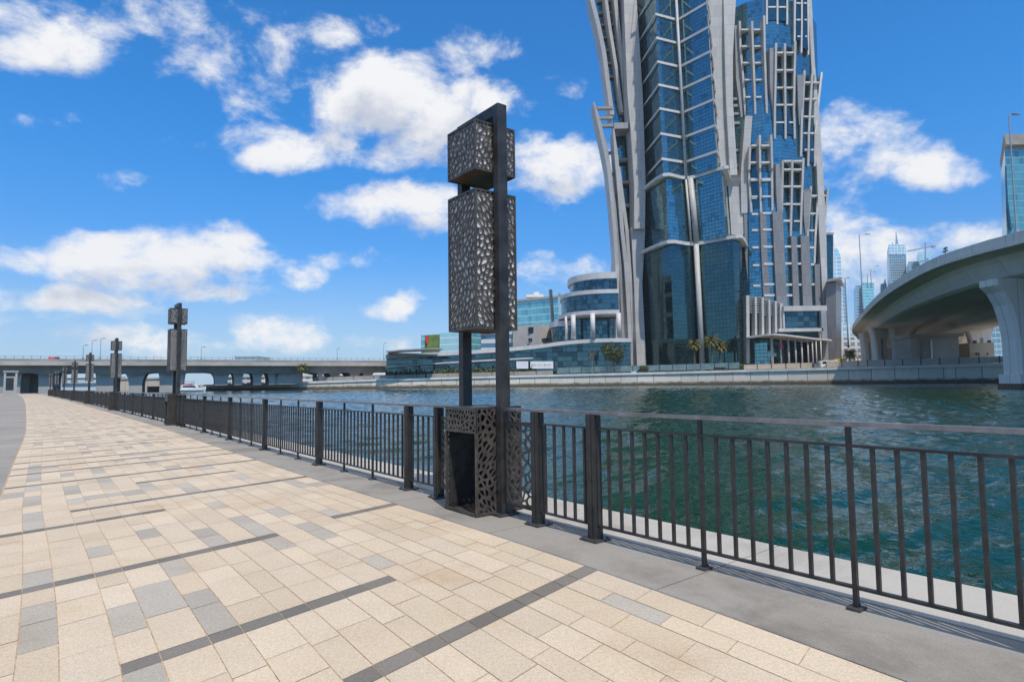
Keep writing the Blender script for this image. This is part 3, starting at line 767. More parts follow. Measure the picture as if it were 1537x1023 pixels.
def cornice(d, z, grow, th, ext):
    lo = ring(d, z, False, grow)
    e0 = lo[0]+(lo[0]-lo[1]).normalized()*ext; e1 = lo[-1]+(lo[-1]-lo[-2]).normalized()*3+Vector((1.2, 2, 0))
    pts = [e0]+lo+[e1]; sm = []
    for i in range(len(pts)-1):
        for t in (0, .25, .5, .75):
            a, p1, p2, c = pts[max(i-1, 0)], pts[i], pts[i+1], pts[min(i+2, len(pts)-1)]
            sm.append(.5*((2*p1)+(p2-a)*t+(2*a-5*p1+4*p2-c)*t*t+(3*p1-a-3*p2+c)*t**3))
    sm.append(pts[-1]); inn = [p+Vector((0, 9, 0)) for p in sm]
    b = MB(); loop = sm+inn[::-1]
    b.loft([[p for p in loop], [p+Vector((0, 0, th)) for p in loop]]); tpart(b, 'cornice', 'band')
cornice(S1t, Z1-.2, 1.6, 1.3, 1.5); cornice(S2t, Z2-.2, 1.9, 1.2, 2.2)
def yz(py, D, px=1025): return at(px, py, D).z
for py in (246, 209, 172, 137, 103, 68, 33, -2, -38, -74):
    z = yz(py, 219); t = (z-Z2)/(Z3-Z2); d = {k: lerp(S3b[k], S3t[k], t) for k in S3b}
    lo = ring(d, z, False, .75); b = MB()
    for i in range(len(lo)-1):
        b.loft([[lo[i], lo[i+1], lo[i+1]+Vector((0, .7, 0)), lo[i]+Vector((0, .7, 0))], [q+Vector((0, 0, .95)) for q in (lo[i], lo[i+1], lo[i+1]+Vector((0, .7, 0)), lo[i]+Vector((0, .7, 0)))]])
    tpart(b, 'floor_band', 'band')
for (xa, xb, za, zb, rad, dx) in ((1055, 1045, Z0-1, Z1, 1.0, 0), (1043.5, 1034.5, Z1+1, Z2, 1.1, 2), (1030, 1012.5, Z2, Z3, .55, 0)):
    b = MB(); b.tube([PX(xa+dx, za, 217.2), PX(xb+dx, zb, 217.2)], rad, 14); tpart(b, 'mullion_column', 'stone', True)
b = MB(); b.tube([PX(1037.5, Z1+1, 217.3), PX(1029.5, Z2, 217.3)], .45, 8); tpart(b, 'mullion_column', 'stone', True)
def slabpoly(left, right, D, thick, m, nm, uvfix=True):
    """stone pier: photo outline left/right as (px, py) lists, its front D metres away, thick deep; D may be a list"""
    b = MB(); n = len(left); Ds = D if isinstance(D, (list, tuple)) else [D]*n; rings = []
    for (lx, ly), (rx, ry), dd in zip(left, right, Ds):
        z = at((lx+rx)/2, (ly+ry)/2, dd).z; a, c = PX(lx, z, dd), PX(rx, z, dd)
        rings.append([a, c, c+Vector((.25, thick, 0)), a+Vector((-.25, thick, 0))])
    b.loft(rings[::-1]); return tpart(b, nm, m)
# left pier, right pier, right edge pier
slabpoly([(934.5,-60),(936.3,0),(941.5,116),(946.8,197),(952,281),(952,343)], [(951,-60),(955.6,0),(964.4,158),(966.7,197),(969,281),(968,343)], 229.5, 9, 'stone', 'pier')
slabpoly([(947.3,341),(951.8,415),(956.3,552)], [(968.7,341),(964,438),(970.5,552)], 231.5, 9, 'stone', 'pier')
slabpoly([(1058,-60),(1062,0),(1069,90),(1074,170),(1081,262),(1093,275),(1098,352)], [(1107,-60),(1103.7,0),(1099.6,82),(1099.6,150),(1106.4,263),(1116,285),(1123,352)], [219,219,220,220,220,222,222], 9, 'stone', 'pier')
slabpoly([(1085,-60),(1086,0),(1088,80),(1090,160),(1096,262)], [(1107.5,-60),(1104.5,0),(1100.2,82),(1100.2,150),(1107,263)], 218.3, 3, 'stone', 'pier')
slabpoly([(1111,350),(1117,445),(1125,552)], [(1122,352),(1126.5,445),(1131.5,552)], 223, 6, 'stone_mid', 'pier')
slabpoly([(1212,-60),(1213,0),(1217.8,88),(1222,180),(1226.6,252),(1229,330),(1236,470)], [(1217,-60),(1218.4,0),(1223,100),(1231,188),(1236,281),(1240,347),(1243,470)], 227, 14, 'stone', 'pier')
# right wing: bowed glass wall with staggered groups of outward leaning fins
RW = [(1098, 226), (1125, 221), (1150, 218.5), (1175, 218.5), (1200, 221), (1222, 226), (1236, 236)]
def rwD(px):
    for (a, Da), (c, Dc) in zip(RW, RW[1:]):
        if px <= c: return Da+(Dc-Da)*(px-a)/(c-a)
    return 236
zt = 154.
rows = [0-2, 20, 40, 60, 80, 100, 120, zt]
def rwx(px, z): return px-(z/DS-40)*.105*(.3+.7*(px-1098)/138)     # the wing leans a little with height
for (x0, D0), (x1, D1) in zip(RW, RW[1:]):
    b = MB(); b.loft([[PX(rwx(x0, z), z, D0), PX(rwx(x1, z), z, D1)] for z in rows], False); tpart(b, 'curtain_wall', 'glass')
b = MB(); b.loft([[PX(1096, z, 228), PX(rwx(1236, z)-4, z, 240), PX(rwx(1236, z)-4, z, 262), PX(960, z, 262), PX(955, z, 246)] for z in (0, zt)]); tpart(b, 'core', 'stone_dark')
def fin(pts, m='stone', wpx=4.6, out=(3.4, 2.2, .5), deep=3.2, taper=True, D=None, nm='fin'):
    """leaning fin: centre line in the photo from its tip down; out = metres it stands off the glass at tip, middle, foot"""
    b = MB(); n = len(pts); rings = []
    if taper: # a sharp raking tip
        pass
    for i, (x, y) in enumerate(pts):
        t = i/(n-1); o_ = out[0]+(out[1]-out[0])*t*2 if t < .5 else out[1]+(out[2]-out[1])*(t*2-1)
        dd = (D if D else rwD(x))-o_; z = at(x, y, dd).z; h = wpx/2
        a, c = PX(x-h, z, dd), PX(x+h, z, dd)
        k = deep*(.35 if (taper and i == 0) else 1)+max(0, o_-1)
        rings.append([a, c, c+Vector((0, k, -(1.8 if taper and i == 0 else 0))), a+Vector((0, k, -(1.8 if taper and i == 0 else 0)))])
    b.loft(rings[::-1]); return tpart(b, nm, m)
def cross(xl, xr, y, off, th=.62, m='band', D=None, deep=2.6):
    dd = (D if D else rwD((xl+xr)/2))-off; z = at((xl+xr)/2, y, dd).z
    a, c = PX(xl, z, dd), PX(xr, z, dd); b = MB(); b.box(a, c-a, (0, deep+off*.8, 0), (0, 0, th)); tpart(b, 'slab', m)
zb = lambda L: [(1080+x*.2932, y*.2932) for x, y in L]
r3 = lambda L: [(1090+x*.2541, 240+y*.2541) for x, y in L]
def group(fins, ys, m='stone', wpx=3.1, out=(3.4, 2., .4), first=True):
    for f in fins: fin(f, m, wpx, out)
    ymax = max(f[-1][1] for f in fins); ytop = max(f[0][1] for f in fins)
    def xa(f, y):
        for (x0, y0), (x1, y1) in zip(f, f[1:]):
            if y <= y1: return x0+(x1-x0)*max(0, (y-y0))/(y1-y0)
        return f[-1][0]
    for f, h in zip(fins, fins[1:]):
        b = MB(); rg_ = []; y0, y1 = max(f[0][1], h[0][1])+6, min(f[-1][1], h[-1][1])-6
        for k in range(7):
            y = y0+(y1-y0)*k/6; xl, xr = xa(f, y), xa(h, y); dd = rwD((xl+xr)/2)-.3; z = at((xl+xr)/2, y, dd).z; rg_.append([PX(xl, z, rwD(xl)-.3), PX(xr, z, rwD(xr)-.3)])
        b.loft(rg_[::-1], False); tpart(b, 'window', 'glass_deep')  # dark glass added over the wall; dimmer reflections put into the colour
    for y in ys:
        t = (y-ytop)/(ymax-ytop)
        for f, h in zip(fins, fins[1:]): cross(xa(f, y)+2, xa(h, y)-2, y, max(.25, out[0]*.8*(1-t)))
group([zb([(243,-130),(243,0),(243,125)]), zb([(297,-130),(297,0),(297,125)]), zb([(347,-130),(347,0),(347,125)])], [v*.2932 for v in (-50, 40)], 'band', 2.6, (1.2,.8,.3))
group([zb([(388,-60),(386,100),(385,225)]), zb([(422,-60),(422,120),(420,270)]), zb([(452,-60),(455,120),(456,280)])], [v*.2932 for v in (20, 105, 190)], 'band', 2.4, (1.2,.8,.3))
G1 = [zb([(104,108),(108,250),(122,400),(134,590)]), zb([(167,108),(173,280),(180,440),(184,585)]), zb([(229,80),(232,260),(238,430),(243,580)])]
group(G1, [v*.2932 for v in (155, 240, 325, 412, 500)])
G2 = [zb([(290,220),(288,400),(284,560),(284,710)]), zb([(336,222),(336,400),(338,560),(339,710)]), zb([(389,210),(384,400),(382,560),(386,710)])]
group(G2, [v*.2932 for v in (273, 362, 452, 540, 630)])
G3 = [zb([(436,360),(430,480),(422,620),(418,800)]), zb([(476,375),(467,520),(458,680),(455,850)]), zb([(524,370),(507,520),(492,680),(488,850)])]
group(G3, [v*.2932 for v in (425, 510, 600, 685, 770)])
group([zb([(157,745),(153,870)])+r3([(133,60),(150,310)]), zb([(207,690),(209,860)])+r3([(201,60),(207,310)]), zb([(265,690),(270,860)])+r3([(272,60),(274,300)])], [v*.2932 for v in (748, 835, 920)]+[240+v*.2541 for v in (18, 123, 220)])
group([r3([(335,0),(333,120),(330,300)]), r3([(392,0),(388,220),(382,450)]), r3([(457,-10),(448,220),(440,440)])], [240+v*.2541 for v in (10, 60, 160, 265, 365)])
group([r3([(502,155),(494,260),(486,380),(480,500)]), r3([(549,165),(538,300),(528,450),(522,610)]), r3([(603,165),(588,300),(575,450),(570,610)])], [240+v*.2541 for v in (215, 320, 420, 522)])
# mid-grey stone cheeks beside the groups
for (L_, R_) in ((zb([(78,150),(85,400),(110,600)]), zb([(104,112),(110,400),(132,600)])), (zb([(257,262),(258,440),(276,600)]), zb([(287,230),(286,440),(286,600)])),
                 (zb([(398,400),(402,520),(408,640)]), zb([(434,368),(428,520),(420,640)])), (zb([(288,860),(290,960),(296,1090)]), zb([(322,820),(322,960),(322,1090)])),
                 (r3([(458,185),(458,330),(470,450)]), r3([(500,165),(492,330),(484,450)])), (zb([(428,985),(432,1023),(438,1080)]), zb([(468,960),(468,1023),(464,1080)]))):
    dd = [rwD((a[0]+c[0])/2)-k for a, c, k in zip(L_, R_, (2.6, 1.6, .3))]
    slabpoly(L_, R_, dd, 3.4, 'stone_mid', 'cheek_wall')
# single broad fin beside the right pier and its deep balconies
fin([(1124,174),(1121,215),(1117.5,263),(1118,320)], 'stone', 11, (2.5, 1.6, .6), 5, D=222)
for y in (150, 160, 172, 186, 227, 250): cross(1101, 1117, y, .8, 1.0, 'stone_mid', 224)
# lower right: grey stone piers with window strips
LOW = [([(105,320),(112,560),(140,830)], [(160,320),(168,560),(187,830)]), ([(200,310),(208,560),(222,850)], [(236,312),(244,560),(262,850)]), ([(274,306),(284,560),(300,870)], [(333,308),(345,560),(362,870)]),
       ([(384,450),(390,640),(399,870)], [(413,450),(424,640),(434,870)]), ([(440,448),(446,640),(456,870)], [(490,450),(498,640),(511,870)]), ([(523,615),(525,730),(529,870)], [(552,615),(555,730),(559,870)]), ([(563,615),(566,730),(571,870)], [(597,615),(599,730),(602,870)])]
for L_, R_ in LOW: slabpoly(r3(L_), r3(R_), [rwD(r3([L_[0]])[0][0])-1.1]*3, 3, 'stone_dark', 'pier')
for (xs, ys) in (((150,216), (230,325,420,522,627,748)), ((214,290), (320,417,518,620,740,805)), ((335,392), (265,365,517,617,742,805)), ((398,446), (515,618,742)), ((492,524), (522,622,740)), ((536,566), (522,622,740))):
    for y in ys:
        t = (y-200)/650; xl = xs[0]+(12 if xs[0] < 300 else 4)*t; xr = xs[1]-(10)*(1-t)
        p, q_ = r3([(xl, y)])[0], r3([(xr, y)])[0]; cross(p[0], q_[0], p[1], .35, .8, 'band', deep=.6)
# left wing: two overlapping petals of fins
def lfin(pts, D, wpx, deep, m='stone', nm='fin'):
    b = MB(); rings = []
    for i, (x, y) in enumerate(pts):
        dd = D[0]+(D[1]-D[0])*i/(len(pts)-1); z = at(x, y, dd).z; k = .35 if i == 0 else 1
        a, c = PX(x-wpx*k/2, z, dd), PX(x+wpx*k/2, z, dd); rings.append([a, c, c+Vector((0, deep, 0)), a+Vector((0, deep, 0))])
    b.loft(rings[::-1]); tpart(b, nm, m)
def lglass(L_, R_, D, m='glass'):
    b = MB(); rings = []
    for (lx, ly), (rx, ry) in zip(L_, R_):
        z = at(lx, ly, D).z; rings.append([PX(lx, z, D), PX(rx, z, D)])
    b.loft(rings[::-1], False); tpart(b, 'curtain_wall', m)
lglass([(880,-60),(889,0),(904,63),(911,120),(919,172),(924,220),(926,300),(930,400),(933,552)], [(940,-60),(940,0),(944,63),(946,120),(949,172),(952,220),(955,300),(957,400),(960,552)], 240)
lfin([(880,-55),(889,0),(899,40),(907,80),(912,120),(919,172)], (231, 237), 6.2, 9)
lfin([(905,-55),(910,0),(916,45),(925,100),(931,150),(934,168)], (232, 237), 4.5, 7)
lfin([(919,-55),(924,0),(929,50),(935,110),(940,168)], (232, 237), 5.6, 7)
lfin([(935,-60),(936,0),(940,100),(945,190)], (233, 236), 5, 7, 'stone_mid')
for y in (-30, 2, 20, 38, 57, 76, 96, 116): 
    cross(897+max(0, y)*.14, 930+max(0, y)*.1, y, 0, .8, 'stone_mid', 238.5, 1)
lfin([(891.5,153),(898,178),(906,212),(914,253),(920,310),(924,360),(926.5,400),(927.5,552)], (227, 234), 5.6, 9)
lfin([(921,193),(925,232),(930,290),(934,345),(940,400),(944,470),(948,552)], (228.5, 234), 5.6, 8)
lfin([(908,205),(916,255),(923,310),(927,352),(931,400),(934,470),(937,552)], (230, 235), 3.8, 7, 'stone_mid')
lfin([(930,250),(935,300),(941,345),(945,400),(950,470),(953,552)], (230, 234), 5, 7, 'stone')
for y in (163, 178, 190): cross(897, 920, y, 0, 1.0, 'stone_mid', 234, 2)
cross(922, 943, 193, .5, 2.6, 'stone_mid', 231, 6); 
for y in (201, 241, 275, 310, 350): cross(926, 948, y, 0, 1.2, 'stone_mid', 236.5, 2)
for y in (230, 262, 296, 330): cross(911+(y-230)*.1, 930, y, 0, .8, 'stone_mid', 236.5, 2)
slabpoly([(921,395),(921.5,470),(922,552)], [(937,395),(940,470),(944,552)], 235.5, 6, 'stone', 'pier')
# smaller blocks at the right foot
b = MB(); b.loft([[PX(1236, z, 232), PX(1250.5, z, 232), PX(1252, z, 246), PX(1236, z, 246)] for z in (Z0, yz(351, 232, 1243))]); tpart(b, 'annexe_wall', 'glass_deep')
b = MB(); b.box(PX(1234, yz(352, 231, 1243), 231), (4.9, 0, 0), (0, 15, 0), (0, 0, .9)); tpart(b, 'annexe_roof', 'stone_mid')
b = MB(); b.loft([[PX(1240, z, 224), PX(1255, z, 222), PX(1263, z, 236), PX(1240, z, 240)] for z in (Z0-1, yz(425, 224, 1250))]); tpart(b, 'annexe_wall', 'stone_dark')
b = MB(); zz = yz(424, 224, 1250); b.loft([[PX(1241, zz, 222), PX(1262, zz+.6, 219.5), PX(1267, zz+.4, 236), PX(1240, zz, 240)], [PX(1241, zz+1.0, 222), PX(1262, zz+1.3, 219.5), PX(1267, zz+1.2, 236), PX(1240, zz+1, 240)]]); tpart(b, 'annexe_roof', 'stone_mid')
# entrance: louvred pylons, framed window box, curved canopy on columns
e7 = lambda x, y: (1060+x*.15645, 420+y*.15645)
DE = 213.
for (x0, x1, y0, y1) in ((384,418,148,800),(466,490,163,528),(532,558,166,526),(597,620,190,520),(658,682,203,505),(708,742,222,470)):
    a, c = e7(x0, y0), e7(x1, y1); slabpoly([(a[0], a[1]), (a[0]+.6, c[1])], [(c[0]-.6, a[1]), (c[0], c[1])], DE-.8, 4, 'stone', 'pylon')
for x0, x1, yt, ya in ((418,466,172,325),(490,532,172,325),(558,597,200,350),(620,658,212,350),(682,708,225,350)):
    for k in range(7):
        y = yt+(ya-yt)*k/6.5; a, c = e7(x0, y), e7(x1, y); cross(a[0], c[0], a[1], 0, .42, 'stone_mid', DE+.4, 1.2)
    a, c = e7(x0, ya), e7(x1, 530); dd = DE+2; b = MB(); za, zc = at(*a, dd).z, at(*c, dd).z
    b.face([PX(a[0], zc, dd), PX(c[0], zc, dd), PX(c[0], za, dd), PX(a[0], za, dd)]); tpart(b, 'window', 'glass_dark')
def rect(x0, y0, x1, y1, D, deep, m, nm):
    a, c = e7(x0, y0), e7(x1, y1); z1_, z0_ = at(a[0], a[1], D).z, at(c[0], c[1], D).z
    A, C = PX(a[0], z0_, D), PX(c[0], z0_, D); b = MB(); b.box(A, C-A, (0, deep, 0), (0, 0, z1_-z0_)); tpart(b, nm, m)
rect(745, 250, 1160, 293, 211, 12, 'stone', 'entrance_frame'); rect(1125, 294, 1175, 800, 211, 12, 'stone_mid', 'entrance_frame'); rect(700, 466, 1124, 490, 211, 12, 'stone', 'entrance_frame')
rect(742, 294, 757, 465, 211.5, 11, 'stone', 'entrance_frame'); rect(757, 294, 1124, 465, 212.5, .4, 'glass_low', 'window'); rect(702, 491, 1094, 548, 212.5, .4, 'glass_low', 'window'); rect(1095, 491, 1124, 560, 211.5, 8, 'stone', 'entrance_frame')
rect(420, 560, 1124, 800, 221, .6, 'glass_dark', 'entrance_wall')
b = MB(); lo = []; 
for x, y, D in ((415,560,209),(500,545,206),(580,534,203.5),(650,527,202),(760,535,202.5),(900,552,204),(1060,572,206),(1205,584,208)):
    p = e7(x, y); lo.append(at(p[0], p[1], D))
zc = sum(p.z for p in lo)/len(lo)
b.loft([[p, p+Vector((0, 14, 0)), p+Vector((0, 14, .9)), p+Vector((0, 0, .55))] for p in lo]); tpart(b, 'canopy', 'band')
for x, wd in ((626,28),(712,14),(785,20),(853,17),(913,17),(972,15),(1016,13),(1052,12),(1098,12)):
    p = e7(x, 545+max(0, x-650)*.09); q_ = at(p[0], p[1], 206.5); b = MB(); b.tube([(q_.x, q_.y, Z0-.5), (q_.x, q_.y, q_.z)], wd*.15645*206/926/2, 12); tpart(b, 'canopy_column', 'stone', True)
p = e7(721, 610); q_ = at(p[0], p[1], 205); b = MB(); b.cbox((q_.x, q_.y, q_.z-.6), .7, .12, 2.2)
fl = thing('banner', 'magenta banner hanging by the entrance columns', 'banner'); b.build('cloth', M['magenta'], fl)
b = MB(); b.tube([(q_.x-.45, q_.y, Z0), (q_.x-.45, q_.y, q_.z+.9)], .07, 6); b.build('pole', M['lamp_metal'], fl)
# ------------------------------------------------------------------ podium drum and long podium to the left of the tower
pod = thing('podium_building', 'low curved podium with white roof bands and blue glass beside the tower', 'building', None, (20, 238, 4))
def ppart(b, nm, m, smooth=False):
    o = b.build(nm, M[m], pod, smooth); o.location = -Vector(pod.location); return o
z5 = lambda x, y: (760+x*.1759, 400+y*.1759)
def pcurve(P, n=6):                      # smooth a plan line of world points
    out = []
    for i in range(len(P)-1):
        a, p1, p2, c = P[max(i-1, 0)], P[i], P[i+1], P[min(i+2, len(P)-1)]
        for k in range(n):
            t = k/n; out.append(.5*((2*p1)+(p2-a)*t+(2*a-5*p1+4*p2-c)*t*t+(3*p1-a-3*p2+c)*t**3))
    return out+[P[-1]]
def band_wall(P, z0, z1, m, nm, deep=.8, out=0.):
    S = pcurve([Vector((p.x, p.y, 0)) for p in P]); b = MB()
    b.loft([[p-inward(i, S)*out+Vector((0, 0, z0)), p+inward(i, S)*deep+Vector((0, 0, z0)), p+inward(i, S)*deep+Vector((0, 0, z1)), p-inward(i, S)*out+Vector((0, 0, z1))] for i, p in enumerate(S)])
    ppart(b, nm, m, False)
def plan(L): return [PX(px, 20, D) for px, D in L]
def zed(x, y, D): p = z5(x, y); return at(p[0], p[1], D).z
top = plan([(868, 262), (857, 250), (860, 239), (875, 232), (900, 228), (928, 227)])
mid = plan([(858, 264), (845, 252), (846, 240), (862, 231), (892, 226), (930, 225)])
D_ = 228
zA = [zed(900, y, D_) for y in (52, 105, 212, 238, 380, 408, 605, 655)]
band_wall(top, zA[1], zA[0], 'band', 'roof_band', 12, .9); band_wall(top, zA[2]-.2, zA[1], 'glass_low', 'glazing', .5)
band_wall(mid, zA[3], zA[2]+.4, 'band', 'floor_band', 14, .7); band_wall(mid, zA[4], zA[3], 'glass_low', 'glazing', .5)
band_wall(mid, zA[5]-.2, zA[4], 'band', 'floor_band', 16, 1.6)
inn = plan([(852, 270), (838, 256), (850, 244), (872, 238), (900, 236), (935, 236)])
band_wall(inn, zA[6], zA[5]-.2, 'glass_low', 'glazing', .5)
lowr = plan([(850, 275), (830, 262), (828, 250), (838, 243), (858, 240)]); band_wall(lowr, zed(420, 515, 245), zed(420, 470, 245), 'band', 'roof_band', 8, .8); band_wall(lowr, zA[6], zed(420, 515, 245), 'glass_low', 'glazing', .5)
for x, D in ((512, 233), (572, 228.5), (738, 224.5), (960, 223.5)):
    p = z5(x, 500); c = at(p[0], p[1], D); b = MB(); b.tube([(c.x, c.y, zA[6]-.3), (c.x, c.y, zA[5])], .62 if x < 540 else .95, 14); ppart(b, 'column', 'band', True)
# long podium: sweeping fascias
lp = [(580, 238), (620, 238), (680, 236), (740, 234), (800, 231), (850, 229), (900, 226), (948, 224)]
LPP = [PX(px, 12, D) for px, D in lp]
def fascia(ys, th, m, nm, out, deep):
    S = []
    for (px, D), y in zip(lp, ys): S.append(at(px, y, D))
    S = pcurve(S, 5); b = MB()
    b.loft([[p-inward(i, S)*out, p+inward(i, S)*deep, p+inward(i, S)*deep+Vector((0, 0, th)), p-inward(i, S)*out+Vector((0, 0, th))] for i, p in enumerate(S)]); ppart(b, nm, m)
    return S
fascia([538, 536.5, 533, 529, 524, 517.5, 514, 513.5], 1.5, 'band', 'roof_band', 2.0, 10)
fascia([551.5, 549, 545.5, 542.5, 541, 540.6, 540.6, 540.6], .6, 'band', 'floor_band', 1.4, 2) if False else None
S = [PX(px, 0, D) for px, D in lp]
b = MB()
tops = [at(px, y, D).z for (px, D), y in zip(lp, [538, 536.5, 533, 529, 524, 517.5, 514, 513.5])]
b.loft([[Vector((p.x, p.y, 2.6)), Vector((p.x, p.y, t))] for p, t in zip(S, tops)], False); ppart(b, 'glazing', 'glass_low')
lp2 = lp[:5]; T = pcurve([at(px, y, D-1.5) for (px, D), y in zip(lp2, [552, 549, 545, 541.5, 538.5])], 5); b = MB()
b.loft([[p-inward(i, T)*2.4, p+inward(i, T)*2, p+inward(i, T)*2+Vector((0, 0, .7)), p-inward(i, T)*2.4+Vector((0, 0, .55))] for i, p in enumerate(T)]); ppart(b, 'canopy', 'band')
b = MB(); T = [at(px, y, D) for px, y, D in ((581, 529, 239), (600, 527, 239), (630, 525.5, 238), (660, 524.5, 237))]
b.loft([[p-Vector((0, 2, 0)), p+Vector((0, 9, 0)), p+Vector((0, 9, .8)), p+Vector((0, -2, .6))] for p in T]); ppart(b, 'roof_canopy', 'stone_mid')
b = MB(); b.loft([[at(px, 529.5, D+2), Vector((at(px, 529.5, D+2).x, D+2, at(px, 536, D+2).z))] for px, D in ((584, 240), (630, 240), (660, 239))], False); ppart(b, 'glazing', 'glass_low')
b = MB(); 
for k in range(9):
    x = 606+k*22; c = at(x, 548, 234.5-(k-4)*.8); b.tube([(c.x, c.y, 3), (c.x, c.y, c.z)], .28, 8)
    ppart(b, 'column', 'stone', True); b = MB()
# stone block and stepped offices behind the long podium
so_ = thing('stone_block', 'windowless beige stone block behind the podium with a dark corner opening', 'building')
b = MB(); b.loft([[PX(770, z, 262), PX(806, z, 256), PX(832, z, 262), PX(832, z, 285), PX(770, z, 285)] for z in (4, at(792, 488, 258).z)]); b.build('wall', M['render'], so_)
b = MB(); a = at(793, 500, 257.6); b.box(a, (2.6, -.9, 0), (0, .3, 0), (0, 0, 2.8)); b.build('opening', M['glass_dark'], so_)
b = MB(); a = at(793, 512, 257); b.box(a, (9.5, 1, 0), (0, .3, 0), (0, 0, 1.4)); b.build('window', M['glass_dark'], so_)
of = thing('office_block', 'stepped pale office block with ribbon windows behind the lantern posts', 'building')
b = MB(); b.loft([[PX(722, z, 268), PX(772, z, 266), PX(772, z, 285), PX(722, z, 285)] for z in (4, at(745, 499, 268).z)]); b.build('wall', M['office'], of)
b = MB(); a = PX(719, at(745, 500, 268).z, 266.5); b.box(a, (16, 0, 0), (0, 16, 0), (0, 0, .6)); b.build('roof', M['band'], of)
tb = thing('glass_office', 'teal banded glass office building behind the podium drum', 'building')
for x0, x1, D0, D1, y, m in ((772, 838, 335, 320, 449, 'teal'), (838, 853, 320, 345, 444.5, 'teal_pale')):
    b = MB(); z = at((x0+x1)/2, y, 325).z; b.loft([[PX(x0, h, D0), PX(x1, h, D1), PX(x1, h, 370), PX(x0, h, 370)] for h in (3, z)]); b.build('facade', M[m], tb)
    b = MB(); b.loft([[PX(x0, h, D0-1), PX(x1, h, D1-1), PX(x1, h, 371), PX(x0, h, 371)] for h in (z, z+1.2)]); b.build('roof_edge', M['render'], tb)
b = MB(); a = at(826, 476, 322); b.tube([(a.x, 321.5, 20), (a.x-1.5, 321.5, at(826, 446, 322).z)], .9, 6); b.build('shaft', M['concrete_dark'], tb)
b = MB(); c = at(803, 443, 330); b.cbox((c.x, c.y+4, c.z), 10, 5, 1.6); b.cbox((c.x+1, c.y+4, c.z+1.3), 3, 3, 2); b.build('roof_plant', M['white'], tb)
tg = thing('glass_office', 'pale green glass building with a green and red advertising corner, far left of the tower', 'building')
for x0, x1, D0, D1, y, m in ((632, 660, 345, 338, 501, 'green_panel'), (660, 700, 338, 330, 499, 'teal_pale'), (700, 724, 330, 345, 499.5, 'teal')):
    b = MB(); z = at((x0+x1)/2, y, 335).z; b.loft([[PX(x0, h, D0), PX(x1, h, D1), PX(x1, h, 372), PX(x0, h, 372)] for h in (3, z)]); b.build('facade', M[m], tg)
b = MB(); a, c = at(632.5, 523, 344.6), at(638, 523, 343); z = at(634, 502.5, 344).z; b.box(a-Vector((0, .6, 0)), c-a, (0, .4, 0), (0, 0, z-a.z)); b.build('glazing', M['teal'], tg)
b = MB(); pr = [(638.5,504),(641.5,503.5),(643,508),(643.5,513),(641,516),(638.5,512)]; b.loft([[at(x, y, 342.0) for x, y in pr], [at(x, y, 342.4) for x, y in pr]]); b.build('advert', M['red'], tg)
sg = thing('signboard', 'long white signboard wall in two lengths in front of the podium glass', 'signboard')
for x0, x1 in ((775, 793), (796, 830.5)):
    a, c = at(x0, 553, 228), at(x1, 553, 226.5); h = at(x0, 542, 228).z-a.z; b = MB(); b.box(a, c-a, (0, .5, 0), (0, 0, h)); b.build('board', M['white'], sg)
b = MB(); rq = random.Random(3); x = 797.5
while x < 828: 
    a = at(x, 547.5, 226); b.cbox((a.x, a.y, a.z), rq.uniform(.15, .35), .1, rq.uniform(.35, .9), 0); x += rq.uniform(1.2, 2.6)
b.build('lettering', M['lamp_metal'], sg)
DS = 1.
# ------------------------------------------------------------------ curved flyover on the right
ED = [at(px, py, D) for px, py, D in ((1537,345,83),(1470,364,92),(1400,388,103),(1350,417,122),(1320,440,145),(1298,463,176),(1285,480,210),(1279,490,235),(1283,497,258),(1294,508,290),(1312,522,330))]
ED = [Vector((78, -40, 22.5)), Vector((74, 10, 22)), Vector((71, 50, 21.4))]+ED
EDS = pcurve(ED, 6)
def right_of(i, P):
    d = P[min(i+1, len(P)-1)]-P[max(i-1, 0)]; return Vector((d.y, -d.x, 0)).normalized()
def deck(P, w0, name, m, prof, par, close=True):
    kf = lambda p: 1-.58*min(1, max(0, (p.y-95)/120))
    b = MB(); b.loft([[p+right_of(i, P)*(w0+a)+Vector((0, 0, c if c > -2.2 else -2.2+(c+2.2)*kf(p))) for a, c in prof] for i, p in enumerate(P)], close)
    return b.build(name, m, par)
fly = thing('flyover', 'curved pale concrete flyover sweeping overhead at the right edge', 'bridge')
def half(pr, W): return pr+[(W-a, c) for a, c in pr[::-1]]
GP = [(3.0, -2.15), (3.6, -2.9), (4.2, -4.0), (4.8, -5.0), (5.6, -5.4)]
deck(EDS, 0, 'parapet', M['parapet'], [(0, -1.2), (0, 0), (.4, 0), (.4, -1.2)], fly)
deck(EDS, 21-.4, 'parapet', M['parapet'], [(0, -1.2), (0, 0), (.4, 0), (.4, -1.2)], fly)
deck(EDS, 0, 'deck_slab', M['deck'], [(-.12, -1.2), (21.12, -1.2), (21.12, -1.75), (18, -2.15), (3, -2.15), (-.12, -1.75)][::-1], fly)
deck(EDS, 0, 'box_girder', M['deck'], [(3.0, -2.16)]+GP[1:]+[(21-a, c) for a, c in GP[:0:-1]]+[(18, -2.16)], fly)
fly2 = thing('flyover', 'second flyover deck in the shade behind the curved one', 'bridge')
P2 = [p+Vector((0, 0, -1.2)) for p in EDS]
deck(P2, 21.16, 'deck_slab', M['deck'], [(0, 0), (21, 0), (21, -1.75), (18, -2.15), (3, -2.15), (0, -1.75)][::-1], fly2)  # deck butted against the first so no sun falls through a gap
deck(P2, 21.16, 'box_girder', M['deck'], [(3.0, -2.16)]+GP[1:]+[(21-a, c) for a, c in GP[:0:-1]]+[(18, -2.16)], fly2)
